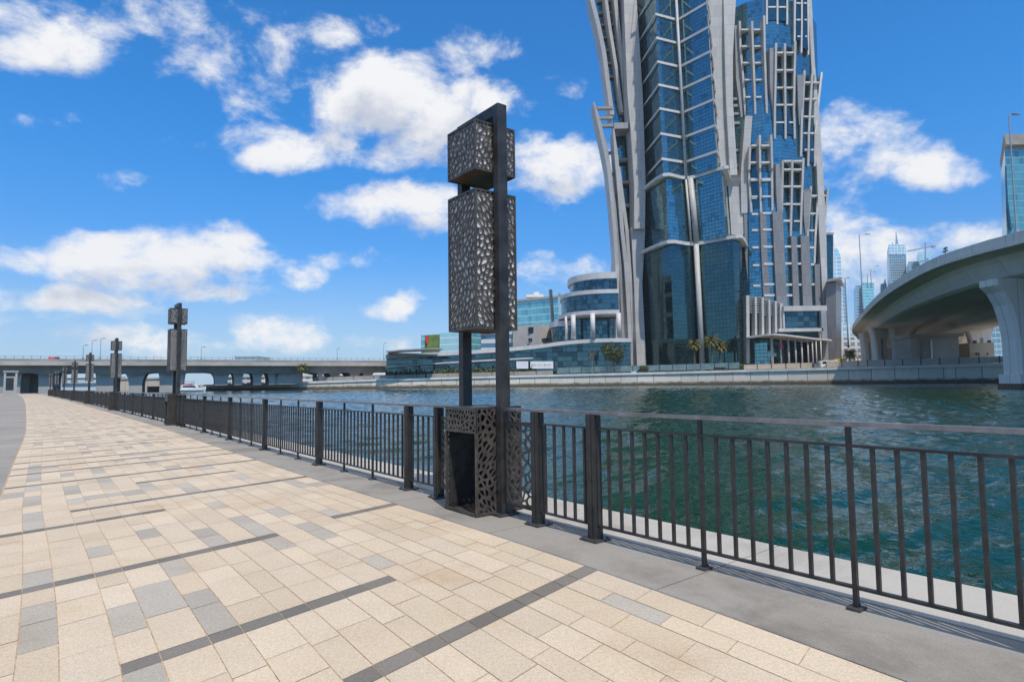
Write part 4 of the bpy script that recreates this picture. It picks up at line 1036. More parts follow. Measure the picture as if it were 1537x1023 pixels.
def flared_pier(name, label, c, ang, hw, zfoot, ztop, flare, th, group, cap=True, base=None):
    r = thing(name, label, 'bridge pier', group, (c.x, c.y, zfoot), ang); Hh = ztop-zfoot
    ks = [(0, 1), (.45, 1), (.62, 1.06), (.76, 1.16), (.88, 1.33), (.94, flare), (1, flare)] if cap else [(0, 1), (.5, 1.0), (.7, 1.08), (.85, 1.25), (1, flare)]
    b = MB(); ch = .45
    b.loft([[(-hw*f, -th+ch, Hh*k), (-hw*f+ch, -th, Hh*k), (hw*f-ch, -th, Hh*k), (hw*f, -th+ch, Hh*k), (hw*f, th-ch, Hh*k), (hw*f-ch, th, Hh*k), (-hw*f+ch, th, Hh*k), (-hw*f, th-ch, Hh*k)] for k, f in ks])
    b.build('shaft', M['deck'], r)
    for x in ((-.28, .28) if cap else (0,)):
        b = MB(); b.box((hw*x-hw*.16, -th-.06, Hh*.12), (hw*.32, 0, 0), (0, .1, 0), (0, 0, Hh*.62)); b.build('recess_panel', M['concrete_dark'], r)
    if base:
        b = MB(); b.box((-hw-.25, -th-.25, -1.2), (hw*2+.5, 0, 0), (0, th*2+.5, 0), (0, 0, 1.2+base)); b.build('pedestal', M['deck'], r)
        b = MB(); b.box((-hw-.4, -th-.4, -1.4), (hw*2+.8, 0, 0), (0, th*2+.8, 0), (0, 0, 2.2)); b.build('fender', M['bark'], r)
    return r
flared_pier('bridge_pier', 'massive flared concrete pier standing in the water at the right edge', Vector((80.7, 93, 0)), R(2), 5.9, WZ, 15.9, 1.5, 1.7, 'piers under the flyover', True, 2.2)
def pier_at(px, D, zt_, hw, lab, ang=0, fl=1.55, z=None):
    c = PX(px, 5, D); return flared_pier('bridge_pier', lab, c, ang, hw, 4.2 if z is None else z, zt_, fl, 1.1, 'piers under the flyover', False)
pier_at(1321, 203, 17.6, 2.5, 'left flared pier of the warm lit pair under the flyover bend', R(20))
pier_at(1352, 201, 17.6, 2.7, 'right flared pier of the warm lit pair under the flyover bend', R(20))
pier_at(1472, 205, 17.4, 3.2, 'shaded flared pier behind the tan block under the flyover')
pier_at(1302, 226, 17.6, 2.2, 'narrow shaded pier at the far tip of the flyover bend', R(30))
kb = thing('substation', 'low concrete utility building with a flat roof in the shade under the flyover', 'building', None)
a, c = PX(1369, 4.3, 190), PX(1441, 4.3, 186); h = at(1400, 506, 188).z-4.3
b = MB(); b.box(a, c-a, (0, 8, 0), (0, 0, h)); b.build('wall', M['render'], kb)
b = MB(); b.box(a+Vector((-1.0, -1, h)), c-a+Vector((2, 0, 0)), (0, 10, 0), (0, 0, 1.0)); b.build('roof', M['concrete'], kb)
for px, w_ in ((1386, 1.5), (1398, .35), (1420, 1.5)):
    p = PX(px, 4.3, 188.2); b = MB(); b.box(p-Vector((0, .25, 0)), (w_*1.4, 0, 0), (0, .3, 0), (0, 0, h*.92)); b.build('door' if w_ > 1 else 'pillar', M['concrete_dark'] if w_ > 1 else M['white'], kb)
kb = thing('utility_block', 'sunlit tan block with small openings beside the utility building', 'building', None)
a, c = PX(1457, 4.3, 195), PX(1494, 4.3, 193); b = MB(); b.box(a, c-a, (0, 6, 0), (0, 0, at(1475, 514, 194).z-4.3)); b.build('wall', noisy('tan_render', (.62, .52, .36), .8, 0, .08, .3), kb)
for px in (1466, 1482):
    p = at(px, 533, 193.5); b = MB(); b.box(p, (1, 0, 0), (0, .4, 0), (0, 0, .8)); b.build('opening', M['glass_dark'], kb)
b = MB(); a = at(1462, 515, 193.8); b.box(a, (.9, 0, 0), (0, .5, 0), (0, 0, .9)); b.box(a+Vector((4.6, 0, 0)), (.9, 0, 0), (0, .5, 0), (0, 0, .9)); b.build('vent', M['glass_dark'], kb)
rw = thing('retaining_wall', 'dark retaining wall closing the view under the flyover', 'wall')
a, c = PX(1296, 4.3, 238), PX(1470, 4.3, 246); b = MB(); b.box(a, c-a, (0, 1, 0), (0, 0, 8.5)); b.build('wall', M['concrete_dark'], rw)
# ------------------------------------------------------------------ long bridge on the left
LB0, LB1 = at(-220, 536.5, 190), at(612, 541.2, 270.5)
lbr = thing('road_bridge', 'long low grey concrete road bridge crossing the background on the left', 'bridge')
LD = (LB1-LB0); LL = LD.length; ld = LD.normalized(); ln = Vector((-ld.y, ld.x, 0)).normalized()
def lp_at(px):                           # front edge of the bridge where it shows at photo column px
    lo, hi = 0., 1.
    for _ in range(40):
        m_ = (lo+hi)/2; p = LB0+LD*m_; q_ = PX(px, p.z, p.y)
        if p.x < q_.x: lo = m_
        else: hi = m_
    return LB0+LD*lo
def lsweep(nm, m, prof, n=1):
    b = MB(); b.loft([[p+ln*a+Vector((0, 0, c)) for a, c in prof] for p in (LB0, LB1)]); return b.build(nm, m, lbr)
lsweep('edge_beam', M['concrete_dark'], [(0, -.95), (0, 0), (.5, 0), (.5, -.95)])
lsweep('deck_slab', M['concrete'], [(-.15, -2.3), (-.15, -.95), (26, -.95), (26, -2.3)])
lsweep('parapet', M['concrete_dark'], [(25.5, -.95), (25.5, 0), (26, 0), (26, -.95)])
PXS = [-60, 12, 66, 158, 203, 258, 333, 359, 388, 412, 435, 484, 506, 536, 556]
pt = sorted((lp_at(x)-LB0).length for x in PXS)
stn = []; x = 0
while x <= LL:
    dmin = min(pt, key=lambda v: abs(v-x)); dd = abs(dmin-x)
    stn.append((x, -4.7-1.1*max(0, 1-dd/6)**1.6)); x += 1.5
b = MB(); b.loft([[LB0+ld*x+ln*a+Vector((0, 0, c)) for a, c in ((2.2, -2.31), (2.6, z), (23, z), (24, -2.31))] for x, z in stn]); b.build('girder', noisy('girder_concrete', (.26, .244, .212), .85, 0, .2, .12), lbr)
b = MB(); x = 1.
while x < LL:
    p = LB0+ld*x; b.cbox(p+Vector((0, 0, .5)), .09, .09, 1.0, math.atan2(ld.y, ld.x)); x += 2.4
o = b.build('rail_post', M['black'], lbr); o['kind'] = 'stuff'
b = MB(); b.loft([[p+Vector((0, a, .45+c)) for a, c in ((0, 0), (0, .07), (.07, .07), (.07, 0))] for p in (LB0, LB1)]); b.build('guard_rail', M['lamp_metal'], lbr)
b = MB(); b.loft([[p+Vector((0, a, .92+c)) for a, c in ((0, 0), (0, .08), (.07, .08), (.07, 0))] for p in (LB0, LB1)]); b.build('guard_rail', M['lamp_metal'], lbr)
names = {12: 'broad grey pier at the far left behind the kiosk', 66: 'grey pier behind the farthest lantern columns', 158: 'wide grey pier behind the third lantern column', 203: 'flared pier right of the third lantern column',
         258: 'wide pier behind the second lantern column', 333: 'flared pier right of the white boat', 359: 'second slim flared pier right of the white boat', 388: 'third slim flared pier right of the white boat', 412: 'fourth slim flared pier right of the white boat',
         435: 'dark broad wall pier at the middle of the bridge', 484: 'thin dark pier right of the broad wall pier', 506: 'pier on the quay in front of dry planting', 536: 'pier near the left end of the podium', 556: 'last pier, close to the podium end', -60: 'pier beyond the left edge'}
for x, hwid in zip(PXS, (5, 2.8, 2.0, 3.0, 2.1, 4.0, 2.3, 1.5, 1.5, 1.6, 5.0, .8, 1.6, 1.6, 1.6)):
    if x < 0: continue
    p = lp_at(x)+ln*4; zf = -.6 if x < 300 else 1.8
    pr = thing('bridge_pier', names[x], 'bridge pier', 'piers of the road bridge', (p.x, p.y, zf), math.atan2(ld.y, ld.x))
    b = MB(); Hh = p.z-4.6-zf
    fl = 1.7 if 300 < x < 430 or x in (203, 506, 536, 556) else 1.12
    ks = ((0, 1), (.45, 1), (.7, 1+(fl-1)*.25), (.88, 1+(fl-1)*.65), (1, fl))
    b.loft([[(-hwid*f, 0, Hh*k), (hwid*f, 0, Hh*k), (hwid*f, 1.8, Hh*k), (-hwid*f, 1.8, Hh*k)] for k, f in ks]); b.build('shaft', M['concrete'], pr)
    b = MB(); b.loft([[(-hwid*f, 13, Hh*k), (hwid*f, 13, Hh*k), (hwid*f, 15, Hh*k), (-hwid*f, 15, Hh*k)] for k, f in ks]); b.build('shaft', M['concrete'], pr)
ab = thing('abutment_wall', 'dark abutment wall under the left end of the road bridge', 'wall')
p = lp_at(-100)+ln*15; q_ = lp_at(46)+ln*18; b = MB(); b.loft([[p, q_, q_+ln*2, p+ln*2], [v+Vector((0, 0, -16)) for v in (p, q_, q_+ln*2, p+ln*2)]][::-1]); b.build('wall', M['concrete_dark'], ab)
b = MB(); a = PX(43.5, 1, 236); b.box(a, (2.4, 0, 0), (0, .3, 0), (0, 0, 5.2)); b.box(a+Vector((2.7, 0, 0)), (2.4, 0, 0), (0, .3, 0), (0, 0, 5.2))
tag(b.build('gate_window', M['white']), 'pale bright grid opening in the shade under the left end of the bridge', 'window')
ju = thing('jetty', 'low grey concrete jetty under the bridge beside the white boat', 'jetty')
a, c = PX(221, 1.4, 243), PX(300, 1.4, 262); b = MB(); b.loft([[a, c, c+Vector((0, 6, 0)), a+Vector((0, 6, 0))], [v+Vector((0, 0, -3)) for v in (a, c, c+Vector((0, 6, 0)), a+Vector((0, 6, 0)))]][::-1]); b.build('wall', M['concrete_dark'], ju)
b = MB(); b.loft([[v+Vector((0, -.2, .0)) for v in (a, c, c+Vector((0, 6, 0)), a+Vector((0, 6, 0)))], [v+Vector((0, -.2, .3)) for v in (a, c, c+Vector((0, 6, 0)), a+Vector((0, 6, 0)))]]); b.build('top_slab', M['concrete'], ju)
def px_block(name, label, cat, x0, x1, ytop, D, deep, m, zb_=0, group=None, roof=None, D1=None, stretch=0):
    D1 = D1 or D; z = at((x0+x1)/2, ytop, (D+D1)/2).z; r = thing(name, label, cat, group, tuple(PX(x0, zb_, D)))
    a, c = PX(x0, zb_, D), PX(x1, zb_, D1); b = MB()
    b.loft([[Vector((p.x, p.y, h)) for p in (a, c, c+Vector((stretch, deep, 0)), a+Vector((stretch, deep, 0)))] for h in (zb_, z)]); o = b.build('facade', M[m], r); o.location = -r.location
    if roof:
        b = MB(); e = Vector((-.4, -.5, 0)); b.loft([[Vector((p.x, p.y, h)) for p in (a+e, c+Vector((.4, -.5, 0)), c+Vector((.4, deep, 0)), a+Vector((-.4, deep, 0)))] for h in (z, z+roof[0])]); o = b.build('roof', M[roof[1]], r); o.location = -r.location
    return r
px_block('warehouse', 'low pale building seen under the bridge left of the third lantern column', 'building', 92, 152, 567, 330, 20, 'office', -1, None, (.8, 'white'))
px_block('warehouse', 'low pinkish building seen under the bridge right of the third lantern column', 'building', 172, 240, 569, 335, 20, 'tan', -1, None, (.8, 'concrete'))
px_block('warehouse', 'low beige building seen between the slim bridge piers', 'building', 330, 470, 566, 340, 20, 'far_flats', -1, None, (.8, 'render'))
px_block('warehouse', 'low white building seen under the bridge near the podium end', 'building', 475, 580, 563, 345, 20, 'office', -1, None, (.8, 'white'))
px_block('far_hall', 'low pale green hall with a small turret rising above the bridge deck', 'building', 352, 384, 536.5, 520, 30, 'teal_pale', 0, None, (1.2, 'render'))
def tree(name, label, c, h, rcr, n, m, size, group=None, trunk=.16, seed=1, lean=0., sparse=False):
    rg = random.Random(seed); r = thing(name, label, 'tree', group, tuple(c)); b = MB()
    b.tube([(0, 0, -.2), (lean*.3, 0, h*.3), (lean, 0, h*.62)], [trunk, trunk*.8, trunk*.5], 8); tips = []
    for k in range(9):
        a = k*2.4+rg.uniform(-.4, .4); z0 = h*rg.uniform(.32, .6); e = Vector((math.cos(a)*rcr*.75, math.sin(a)*rcr*.75, h*rg.uniform(.6, .97)))
        mid = Vector((lean*.6, 0, z0)).lerp(e, .5)+Vector((0, 0, .3)); b.tube([(lean*z0/h, 0, z0), mid, e], [trunk*.45, trunk*.3, trunk*.1], 5); tips.append(e); tips.append(mid)
    b.build('trunk', M['bark' if not sparse else 'dry'], r); b = MB()
    def fn():
        t = rg.choice(tips); v = Vector((rg.gauss(0, 1), rg.gauss(0, 1), rg.gauss(0, .8))).normalized()*rg.uniform(.2, 1)**.6
        return t+v*rcr*.42
    leafmass(b, fn, n, size, rg); b.build('crown', M[m], r, uv=False)
    return r
def palm(label, c, h, rad, seed, group=None):
    rg = random.Random(seed); r = thing('palm_tree', label, 'palm tree', group, tuple(c)); b = MB()
    b.tube([(0, 0, -.3), (.05, 0, h*.5), (.1, 0, h*.88)], [.36, .27, .30], 9)
    for k in range(7): b.tube([(.1, 0, h*(.80+.012*k)), (.1, 0, h*(.81+.012*k))], .36+.03*(k % 2), 9)
    b.build('trunk', M['bark'], r); b = MB()
    for k in range(46):
        a = k*2.399; el = 1.35-1.75*((k+.5)/46)+rg.uniform(-.1, .1); L = rad*rg.uniform(.85, 1.1); d = Vector((math.cos(a), math.sin(a), 0)); side = Vector((-d.y, d.x, 0)); prev = None
        p = Vector((.1, 0, h*.9)); e = el
        for j in range(9):
            q_ = p+(d*math.cos(e)+Vector((0, 0, math.sin(e))))*L/9; e -= .17
            if j > 0:
                wl = .62*(1-(j/9)**2)*rad/3.2+.08
                for sg_ in (-1, 1):
                    tp = q_+side*sg_*wl-Vector((0, 0, wl*.55))+d*.18; b.face([p, q_, tp])
                    m_ = p.lerp(q_, .5); b.face([p.lerp(q_, .35), q_.lerp(p, .2), m_+side*sg_*wl*1.05-Vector((0, 0, wl*.35))+d*.3])
            p = q_
    b.build('crown', M['palm'], r, uv=False)
    return r
def quay_pt(px, D): return PX(px, 4.45, D)
palm('left one of the three golden palms in front of the tower glass', quay_pt(1043, 229), 11.3, 3.4, 1, 'palms before the tower')
palm('tallest of the three golden palms in front of the tower glass', quay_pt(1069, 226), 12.2, 3.8, 2, 'palms before the tower')
palm('right, shorter one of the three golden palms in front of the tower glass', quay_pt(1081, 227), 10.2, 3.6, 3, 'palms before the tower')
palm('short bushy green palm between the yellow container and the flyover', quay_pt(1276, 208), 5.6, 3.2, 4)
tree('broadleaf_tree', 'dark green broad tree in front of the podium glass', quay_pt(920, 238), 11, 4.4, 1500, 'leaf', .34, None, .28, 5, -.4)
tree('bare_tree', 'thin bare grey tree in front of the podium glass', quay_pt(889, 240), 10.2, 1.7, 260, 'dry', .16, None, .2, 6, 0, True)
palm('lone palm on the quay under the road bridge', PX(453, 2.4, 250), 7.0, 3.0, 8)
# ------------------------------------------------------------------ vehicles and small things on the quay
def vehicle(name, label, cat, c, L, prof, wid, body, win, ang=0, extra=None, wheels=(.2, .8), wr=.42):
    """side outline prof (x share, height) extruded wid deep; windows and wheels are parts"""
    r = thing(name, label, cat, None, tuple(c), ang); b = MB()
    b.loft([[(x*L-L/2, -wid/2, z) for x, z in prof], [(x*L-L/2, wid/2, z) for x, z in prof]][::-1]); b.build('body', M[body], r, bevel=.06)
    for k, w_ in enumerate(win):
        for y in (-wid/2-.012, wid/2+.012):
            b = MB(); b.face([(x*L-L/2, y, z) for x, z in w_]); b.build('window', M['window'], r)
    for x in wheels:
        for y in (-wid/2+.05, wid/2-.05):
            b = MB(); b.tube([(x*L-L/2, y-.14, wr), (x*L-L/2, y+.14, wr)], wr, 16); wh = b.build('wheel', M['black'], r)
            b = MB(); b.tube([(x*L-L/2, y-.16, wr), (x*L-L/2, y+.16, wr)], wr*.55, 12); b.build('rim', M['lamp_metal'], wh)
    for x in (.004, .996):
        for y in (-wid*.38, wid*.38):
            b = MB(); b.cbox((x*L-L/2, y, .85), .06, .3, .18); b.build('headlight' if x < .5 else 'tail_light', M['white' if x < .5 else 'red'], r)
    return r
vehicle('pickup_truck', 'white pickup parked by the tower entrance columns', 'pickup truck', quay_pt(1172, 213), 6.2,
        [(0,.5),(.0,1.0),(.04,1.1),(.24,1.2),(.36,1.85),(.58,1.85),(.64,1.25),(1,1.2),(1,.5)], 2.0, 'white', [[(.27,1.22),(.375,1.75),(.46,1.75),(.46,1.22)],[(.48,1.22),(.48,1.75),(.565,1.75),(.61,1.25)]])
vehicle('truck', 'white box-nosed truck standing left of the yellow container', 'truck', quay_pt(1243, 204), 5.6,
        [(0,.6),(0,1.6),(.07,2.7),(.95,2.8),(1,2.6),(1,.6)], 2.3, 'white', [[(.05,1.6),(.11,2.5),(.3,2.5),(.3,1.6)],[(.36,1.6),(.36,2.5),(.62,2.5),(.62,1.6)],[(.68,1.6),(.68,2.5),(.92,2.5),(.92,1.6)]], wheels=(.2, .78), wr=.5)
vehicle('car', 'dark car parked in the shade under the flyover piers', 'car', quay_pt(1352, 192), 5.0,
        [(0,.4),(0,.85),(.22,1.0),(.36,1.45),(.7,1.45),(.85,1.0),(1,.9),(1,.4)], 1.8, 'black', [[(.27,1.02),(.38,1.38),(.52,1.38),(.52,1.02)],[(.54,1.02),(.54,1.38),(.68,1.38),(.78,1.02)]])
vehicle('car', 'red vehicle driving on the deck of the road bridge', 'car', lp_at(73)+ln*9+Vector((0, 0, -.95)), 3.6,
        [(0,.4),(0,1.0),(.1,1.9),(.9,2.0),(1,1.6),(1,.4)], 2.0, 'red', [[(.12,1.2),(.2,1.75),(.8,1.75),(.85,1.2)]], math.atan2(ld.y, ld.x)+R(70))
yc = thing('container', 'yellow container standing beside the white truck', 'container', None, tuple(quay_pt(1254.5, 204)))
b = MB(); b.box((0, 0, .4), (3.5, 0, 0), (0, 2.4, 0), (0, 0, 2.9)); b.build('shell', M['yellow'], yc)
b = MB(); 
for k in range(14): b.box((.12+k*.25, -.04, .6), (.1, 0, 0), (0, .05, 0), (0, 0, 2.5))
b.build('ribs', M['yellow'], yc)
for x in (0, 3.1): b = MB(); b.box((x, -.05, 0), (.4, 0, 0), (0, 2.4, 0), (0, 0, .4)); b.build('foot', M['black'], yc)
for px, m, lab, L in ((1271, 'white', 'white traffic barrier beside the red one', 3.2), (1280, 'red', 'red traffic barrier at the foot of the flyover', 3.9)):
    r = thing('traffic_barrier', lab, 'barrier', None, tuple(quay_pt(px, 201))); b = MB()
    b.loft([[(x, y, z) for y, z in ((-.4, 0), (.4, 0), (.28, .5), (.2, 1.15), (-.2, 1.15), (-.28, .5))] for x in (0, L)]); b.build('body', M[m], r, bevel=.04)
    b = MB(); b.box((.3, -.42, .05), (.5, 0, 0), (0, .84, 0), (0, 0, .15)); b.box((L-.8, -.42, .05), (.5, 0, 0), (0, .84, 0), (0, 0, .15)); b.build('slot', M['black'], r)
sc = thing('screen_fence', 'green and tan striped site screen beside the white pickup', 'fence', None, tuple(quay_pt(1187, 212)))
for k in range(9):
    b = MB(); b.box((k*.86, 0, .15), (.8, 0, 0), (0, .08, 0), (0, 0, 2.1)); b.build('screen_panel', M['tan' if k % 2 else 'green_panel'], sc)
    b = MB(); b.cbox((k*.86-.03, .05, 1.15), .06, .06, 2.3); b.build('post', M['lamp_metal'], sc)
lb = thing('litter_bin', 'dark slatted litter bin on the quay behind the bank edge', 'bin', None, tuple(bank(1225, 1.2, 0)))
b = MB(); b.cbox((0, 0, .75), 2.0, 1, 1.4); b.build('body', M['black'], lb); b = MB()
for k in range(7): b.cbox((-.85+k*.28, -.52, .75), .12, .06, 1.3)
b.build('slats', M['lamp_metal'], lb); b = MB(); b.cbox((0, 0, 1.5), 2.2, 1.2, .1); b.build('lid', M['plate'], lb)
# ------------------------------------------------------------------ boat
bc = PX(288, WZ, 226); bt = thing('motor_yacht', 'white motor yacht with dark windows moored by the road bridge', 'boat', None, tuple(bc), R(8))
b = MB(); rings = []
for x, hw_, zt_ in ((-4.6, 1.3, 1.25), (-2, 1.6, 1.3), (1.5, 1.5, 1.5), (3.6, .8, 1.75), (4.8, .06, 2.0)):
    rings.append([(x-.3*(x > 3), -hw_*.55, -.2), (x, -hw_, .6), (x+.1, -hw_, zt_), (x+.1, hw_, zt_), (x, hw_, .6), (x-.3*(x > 3), hw_*.55, -.2)])
b.loft(rings); b.build('hull', M['white'], bt)
b = MB(); b.loft([[(x, y, 1.2) for x, y in ((-3.2, -1.15), (2.4, -1), (2.4, 1), (-3.2, 1.15))], [(x, y, 2.6) for x, y in ((-3.2, -1), (1.2, -.8), (1.2, .8), (-3.2, 1))]]); b.build('cabin', M['white'], bt)
for y in (-1.14, 1.14):
    b = MB(); b.loft([[(-2.8, y, 1.6), (1.9, y*.9, 1.6), (1.9, y*.88, 1.65), (-2.8, y*.98, 1.65)], [(-2.8, y*.97, 2.3), (1.2, y*.84, 2.3), (1.2, y*.8, 2.3), (-2.8, y*.9, 2.3)]]); b.build('window', M['window'], bt)
b = MB(); b.box((-3.8, -1.2, 3.7), (4.4, 0, 0), (0, 2.4, 0), (0, 0, .14)); b.build('flybridge_roof', M['concrete'], bt)
for x in (-3.4, .2):
    for y in (-1, 1): b = MB(); b.tube([(x, y, 2.5), (x, y, 3.75)], .06, 6); b.build('roof_post', M['lamp_metal'], bt)
b = MB(); b.box((-3.2, -1, 2.6), (3.6, 0, 0), (0, 2, 0), (0, 0, .35)); b.build('flybridge_seat', M['red'], bt)
# ------------------------------------------------------------------ kiosk, street lamps
kk = thing('kiosk', 'small grey lift kiosk with a dark glazed band by the far left promenade edge', 'kiosk', None, tuple(PX(4.5, 0, 125)), R(39))
wk = (PX(24.5, 0, 125)-PX(4.5, 0, 125)).length*.8; hk = at(14, 557, 125).z
b = MB(); b.box((0, 0, -.1), (wk, 0, 0), (0, 2.6, 0), (0, 0, hk)); b.build('wall', M['concrete'], kk)
b = MB(); b.box((-.15, -.15, hk-.1), (wk+.3, 0, 0), (0, 2.9, 0), (0, 0, .22)); b.build('roof', M['stone'], kk)
b = MB(); b.box((.35, -.03, hk-1.0), (wk-.7, 0, 0), (0, .05, 0), (0, 0, .7)); b.build('window', M['glass_dark'], kk)
b = MB(); b.box((.35, -.03, 1.2), (wk-.9, 0, 0), (0, .05, 0), (0, 0, hk-2.5)); b.build('window', M['window'], kk)
def street_lamp(label, base, h, arm, kind='L', group='street lamps', r0=.11, head=.9):
    r = thing('street_lamp', label, 'street lamp', group, tuple(base)); b = MB(); pts = [(0, 0, -.6), (0, 0, h*.5), (0, 0, h)]
    if kind == 'C': pts = [(0, 0, -.6), (0, 0, h*.72), (arm*.12, 0, h*.9), (arm*.5, 0, h*.985), (arm, 0, h)]
    b.tube(pts, [r0, r0*.8]+[r0*.6]*(len(pts)-2), 8); b.build('pole', M['lamp_metal'], r)
    if kind == 'L': b = MB(); b.tube([(0, 0, h-.05), (arm, 0, h+.08)], r0*.5, 6); b.build('arm', M['lamp_metal'], r)
    if kind == 'T':
        b = MB(); b.tube([(-arm, 0, h), (arm, 0, h)], r0*.6, 6); b.build('arm', M['lamp_metal'], r)
    for sx in ((-1, 1) if kind == 'T' else (1,)):
        b = MB(); x = sx*arm; b.loft([[(x-head/2, -.2, h-.02), (x+head/2, -.15, h+.04), (x+head/2, .15, h+.04), (x-head/2, .2, h-.02)], [(x-head/2, -.16, h+.2), (x+head/2, -.1, h+.14), (x+head/2, .1, h+.14), (x-head/2, .16, h+.2)]]); b.build('lamp_head', M['plate'], r)
    b = MB(); b.cbox((0, 0, .25), r0*3.2, r0*3.2, .5); b.build('base', M['lamp_metal'], r)
    return r
def lamp_px(label, px, ybase, ytop, D, arm, kind='L', **k):
    a, c = at(px, ybase, D), at(px, ytop, D); street_lamp(label, a, c.z-a.z, arm, kind, **k)
lamp_px('tall street lamp with a short single arm at the bend of the flyover', 1295.5, 466, 352, 165, 2.4, r0=.17, head=1.4)
lamp_px('twin-headed street lamp beyond the flyover bend', 1273.5, 520, 417, 250, 1.4, 'T', r0=.3, head=1.4)
lamp_px('curved-arm street lamp behind the flyover parapet', 1302.5, 430, 408, 300, 3.6, 'C', r0=.2)
lamp_px('second curved-arm street lamp behind the flyover parapet', 1308, 430, 399, 300, 3.6, 'C', r0=.2)
lamp_px('tall street lamp on the flyover at the right edge in front of the teal tower', 1526, 348, 173, 86, 1.0, r0=.13, head=1.1)
for px, yt, lab in ((124.5, 518, 'leftmost of the three street lamps above the road bridge'), (137.5, 511, 'middle of the three street lamps above the road bridge'), (150.5, 508, 'rightmost of the three street lamps above the road bridge'), (302, 521, 'lone street lamp on the bridge right of the second lantern column'), (506, 523, 'slim street lamp on the bridge left of the podium'), (576, 515, 'street lamp at the right end of the bridge next to the podium roof')):
    p = lp_at(px)+ln*2; lamp_px(lab, px, 539, yt, p.y, 1.2 if px < 500 else .8, group='street lamps on the road bridge', r0=.12)
# security camera mast on the parapet
p = at(1419, 381, 97); cm = thing('camera_mast', 'small dark camera cluster on the flyover parapet', 'camera mast', None, tuple(p)); b = MB(); b.tube([(0, 0, -.6), (0, 0, 1.0)], .06, 6); b.build('pole', M['lamp_metal'], cm)
for k, (x, z) in enumerate(((-.15, .35), (.2, .55), (-.1, .8), (.15, .95))): b = MB(); b.cbox((x, 0, z), .35, .25, .22, k*.6); b.build('camera', M['black'], cm)
# ------------------------------------------------------------------ far skyline
def sky_tower(label, L_, R_, D, deep, m, roof=None, name='skyscraper', shear=0):
    r = thing(name, label, 'skyscraper', 'far skyline towers', tuple(PX(L_[-1][0], 0, D))); b = MB(); rings = []
    for (lx, ly), (rx, ry) in zip(L_, R_):
        z = at((lx+rx)/2, (ly+ry)/2, D).z; a, c = PX(lx, z, D), PX(rx, z, D); k = deep/D*.9; rings.append([a, c, c+Vector((c.x*k, deep, 0)), a+Vector((a.x*k, deep, 0))])
    b.loft(rings[::-1]); o = b.build('facade', M[m], r); o.location = -r.location
    return r
def sub(r, nm, L_, R_, D, deep, m):
    b = MB(); rings = []
    for (lx, ly), (rx, ry) in zip(L_, R_):
        z = at((lx+rx)/2, (ly+ry)/2, D).z; a, c = PX(lx, z, D), PX(rx, z, D); k = deep/D*.9; rings.append([a, c, c+Vector((c.x*k, deep, 0)), a+Vector((a.x*k, deep, 0))])
    b.loft(rings[::-1]); o = b.build(nm, M[m], r); o.location = -r.location
r = sky_tower('pale stepped glass skyscraper just right of the big tower', [(1246,383),(1246,560)], [(1262,386),(1271,560)], 620, 40, 'far_pale'); sub(r, 'crown', [(1247,372),(1246,383)], [(1257,373),(1262,386)], 622, 30, 'teal_pale'); sub(r, 'wing', [(1262,425),(1264,560)], [(1269,425),(1276,560)], 625, 30, 'far_glass')
r = sky_tower('blue glass skyscraper behind the flyover lamps', [(1284,430),(1285,500)], [(1295,427),(1295,500)], 800, 50, 'far_glass'); sub(r, 'wing', [(1294.5,425),(1294.5,500)], [(1312,423),(1312,500)], 795, 50, 'teal')
r = sky_tower('dark banded skyscraper with a needle spire above the flyover', [(1334,383),(1336,440)], [(1360,381),(1362,440)], 900, 60, 'far_glass'); sub(r, 'crown', [(1334,369),(1334,383)], [(1359,364),(1360,381)], 899, 50, 'far_pale'); sub(r, 'spire', [(1344.8,347),(1344.6,358),(1343.8,367)], [(1345.2,347),(1347,358),(1348.4,367)], 905, 8, 'far_glass'); sub(r, 'mast', [(1339.3,364),(1339.2,370)], [(1340.6,364),(1340.8,370)], 902, 8, 'concrete_dark')
sky_tower('low dark block left of the wedge-topped tower', [(1363.5,394),(1365,430)], [(1379,391),(1380,430)], 880, 40, 'far_glass')
r = sky_tower('pale wedge-topped tower beneath the crane', [(1378,379),(1380.5,392),(1381,430)], [(1398,377.5),(1397,392),(1397,430)], 870, 40, 'teal_pale'); sub(r, 'wing', [(1396,391),(1396,430)], [(1408,388),(1410,430)], 875, 30, 'teal')
sky_tower('tiny pointed tower behind the flyover parapet', [(1328,418),(1327,425),(1322,426),(1322,450)], [(1328.6,418),(1330,425),(1331,426),(1331,450)], 950, 30, 'far_glass')
sky_tower('beige residential block between the tower and the flyover piers', [(1262,507),(1262,562)], [(1293,506),(1293,562)], 330, 25, 'far_flats')
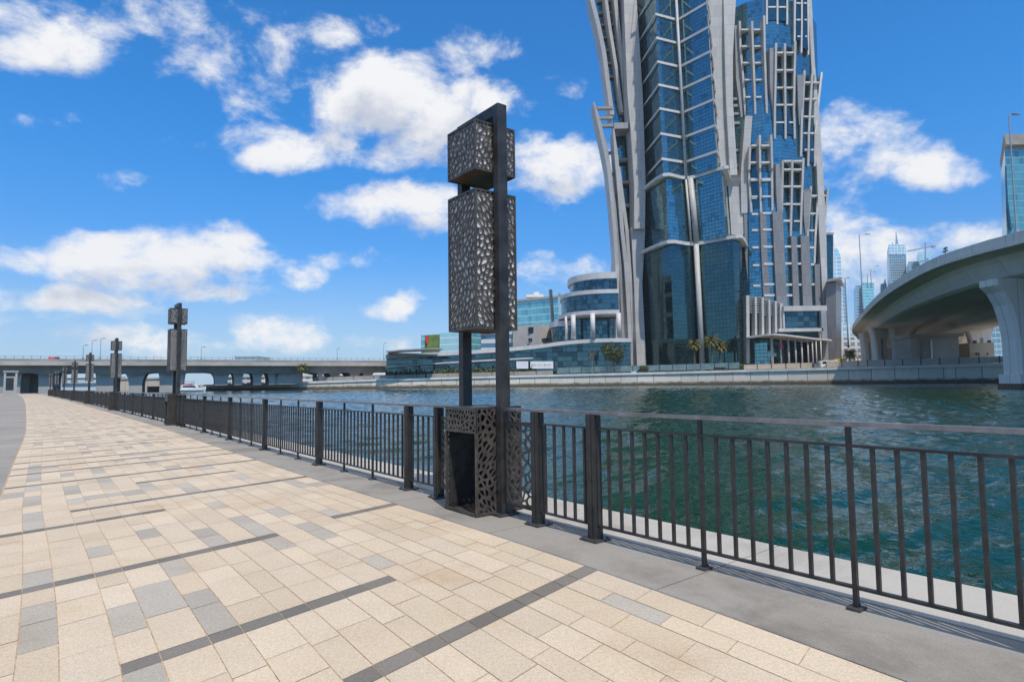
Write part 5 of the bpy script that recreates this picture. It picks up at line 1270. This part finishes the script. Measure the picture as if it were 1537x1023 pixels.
sky_tower('pale low tower with dark grid left of the flyover bend', [(1258,484),(1258,560)], [(1282,486),(1283,560)], 420, 25, 'far_pale')
r = sky_tower('tall teal curved tower cut by the right edge of the picture', [(1508,225),(1511,345),(1513,420)], [(1580,222),(1582,345),(1584,420)], 330, 40, 'teal_dark'); sub(r, 'cap', [(1506.5,206),(1510,219)], [(1580,196),(1580,214)], 327, 44, 'concrete_dark'); sub(r, 'cap_glazing', [(1510,214),(1510,226)], [(1580,210),(1580,224)], 331, 36, 'far_glass'); sub(r, 'fin', [(1508,250),(1510,300),(1516,345)], [(1510.5,250),(1513,300),(1519,345)], 329, 3, 'glass_deep')
sky_tower('blue-grey glass slab seen through the gap under the flyover', [(1478,478),(1478,560)], [(1530,470),(1530,560)], 420, 30, 'far_glass')
cr = thing('tower_crane', 'thin tower crane beside the wedge-topped tower', 'crane', 'far skyline towers', tuple(at(1390, 378, 860)))
a, c, e = at(1361, 377, 860), at(1404, 368.5, 860), at(1389, 364, 860); b = MB(); b.tube([a, c], .8, 5); o = b.build('jib', M['lamp_metal'], cr); o.location = -cr.location
b = MB(); b.tube([at(1389, 392, 860), e], .8, 5); o = b.build('mast', M['lamp_metal'], cr); o.location = -cr.location
b = MB(); b.cbox(at(1401, 370, 860), 4, 3, 3); o = b.build('counterweight', M['concrete_dark'], cr); o.location = -cr.location
# ------------------------------------------------------------------ thin coastal haze
hz_ = MB(); hz_.box((-1500, -80, -3.2), (3000, 0, 0), (0, 1180, 0), (0, 0, 275))
hm = bpy.data.materials.new('thin_haze'); hm.use_nodes = True; ht = hm.node_tree; ht.nodes.clear()
pvn = N(ht, 'ShaderNodeVolumePrincipled'); pvn.inputs['Color'].default_value = (.93, .95, .98, 1); pvn.inputs['Density'].default_value = .00010; pvn.inputs['Anisotropy'].default_value = .2
ho = N(ht, 'ShaderNodeOutputMaterial'); ht.links.new(pvn.outputs[0], ho.inputs['Volume'])
hb = hz_.build('haze', hm, uv=False); hb['kind'] = 'stuff'
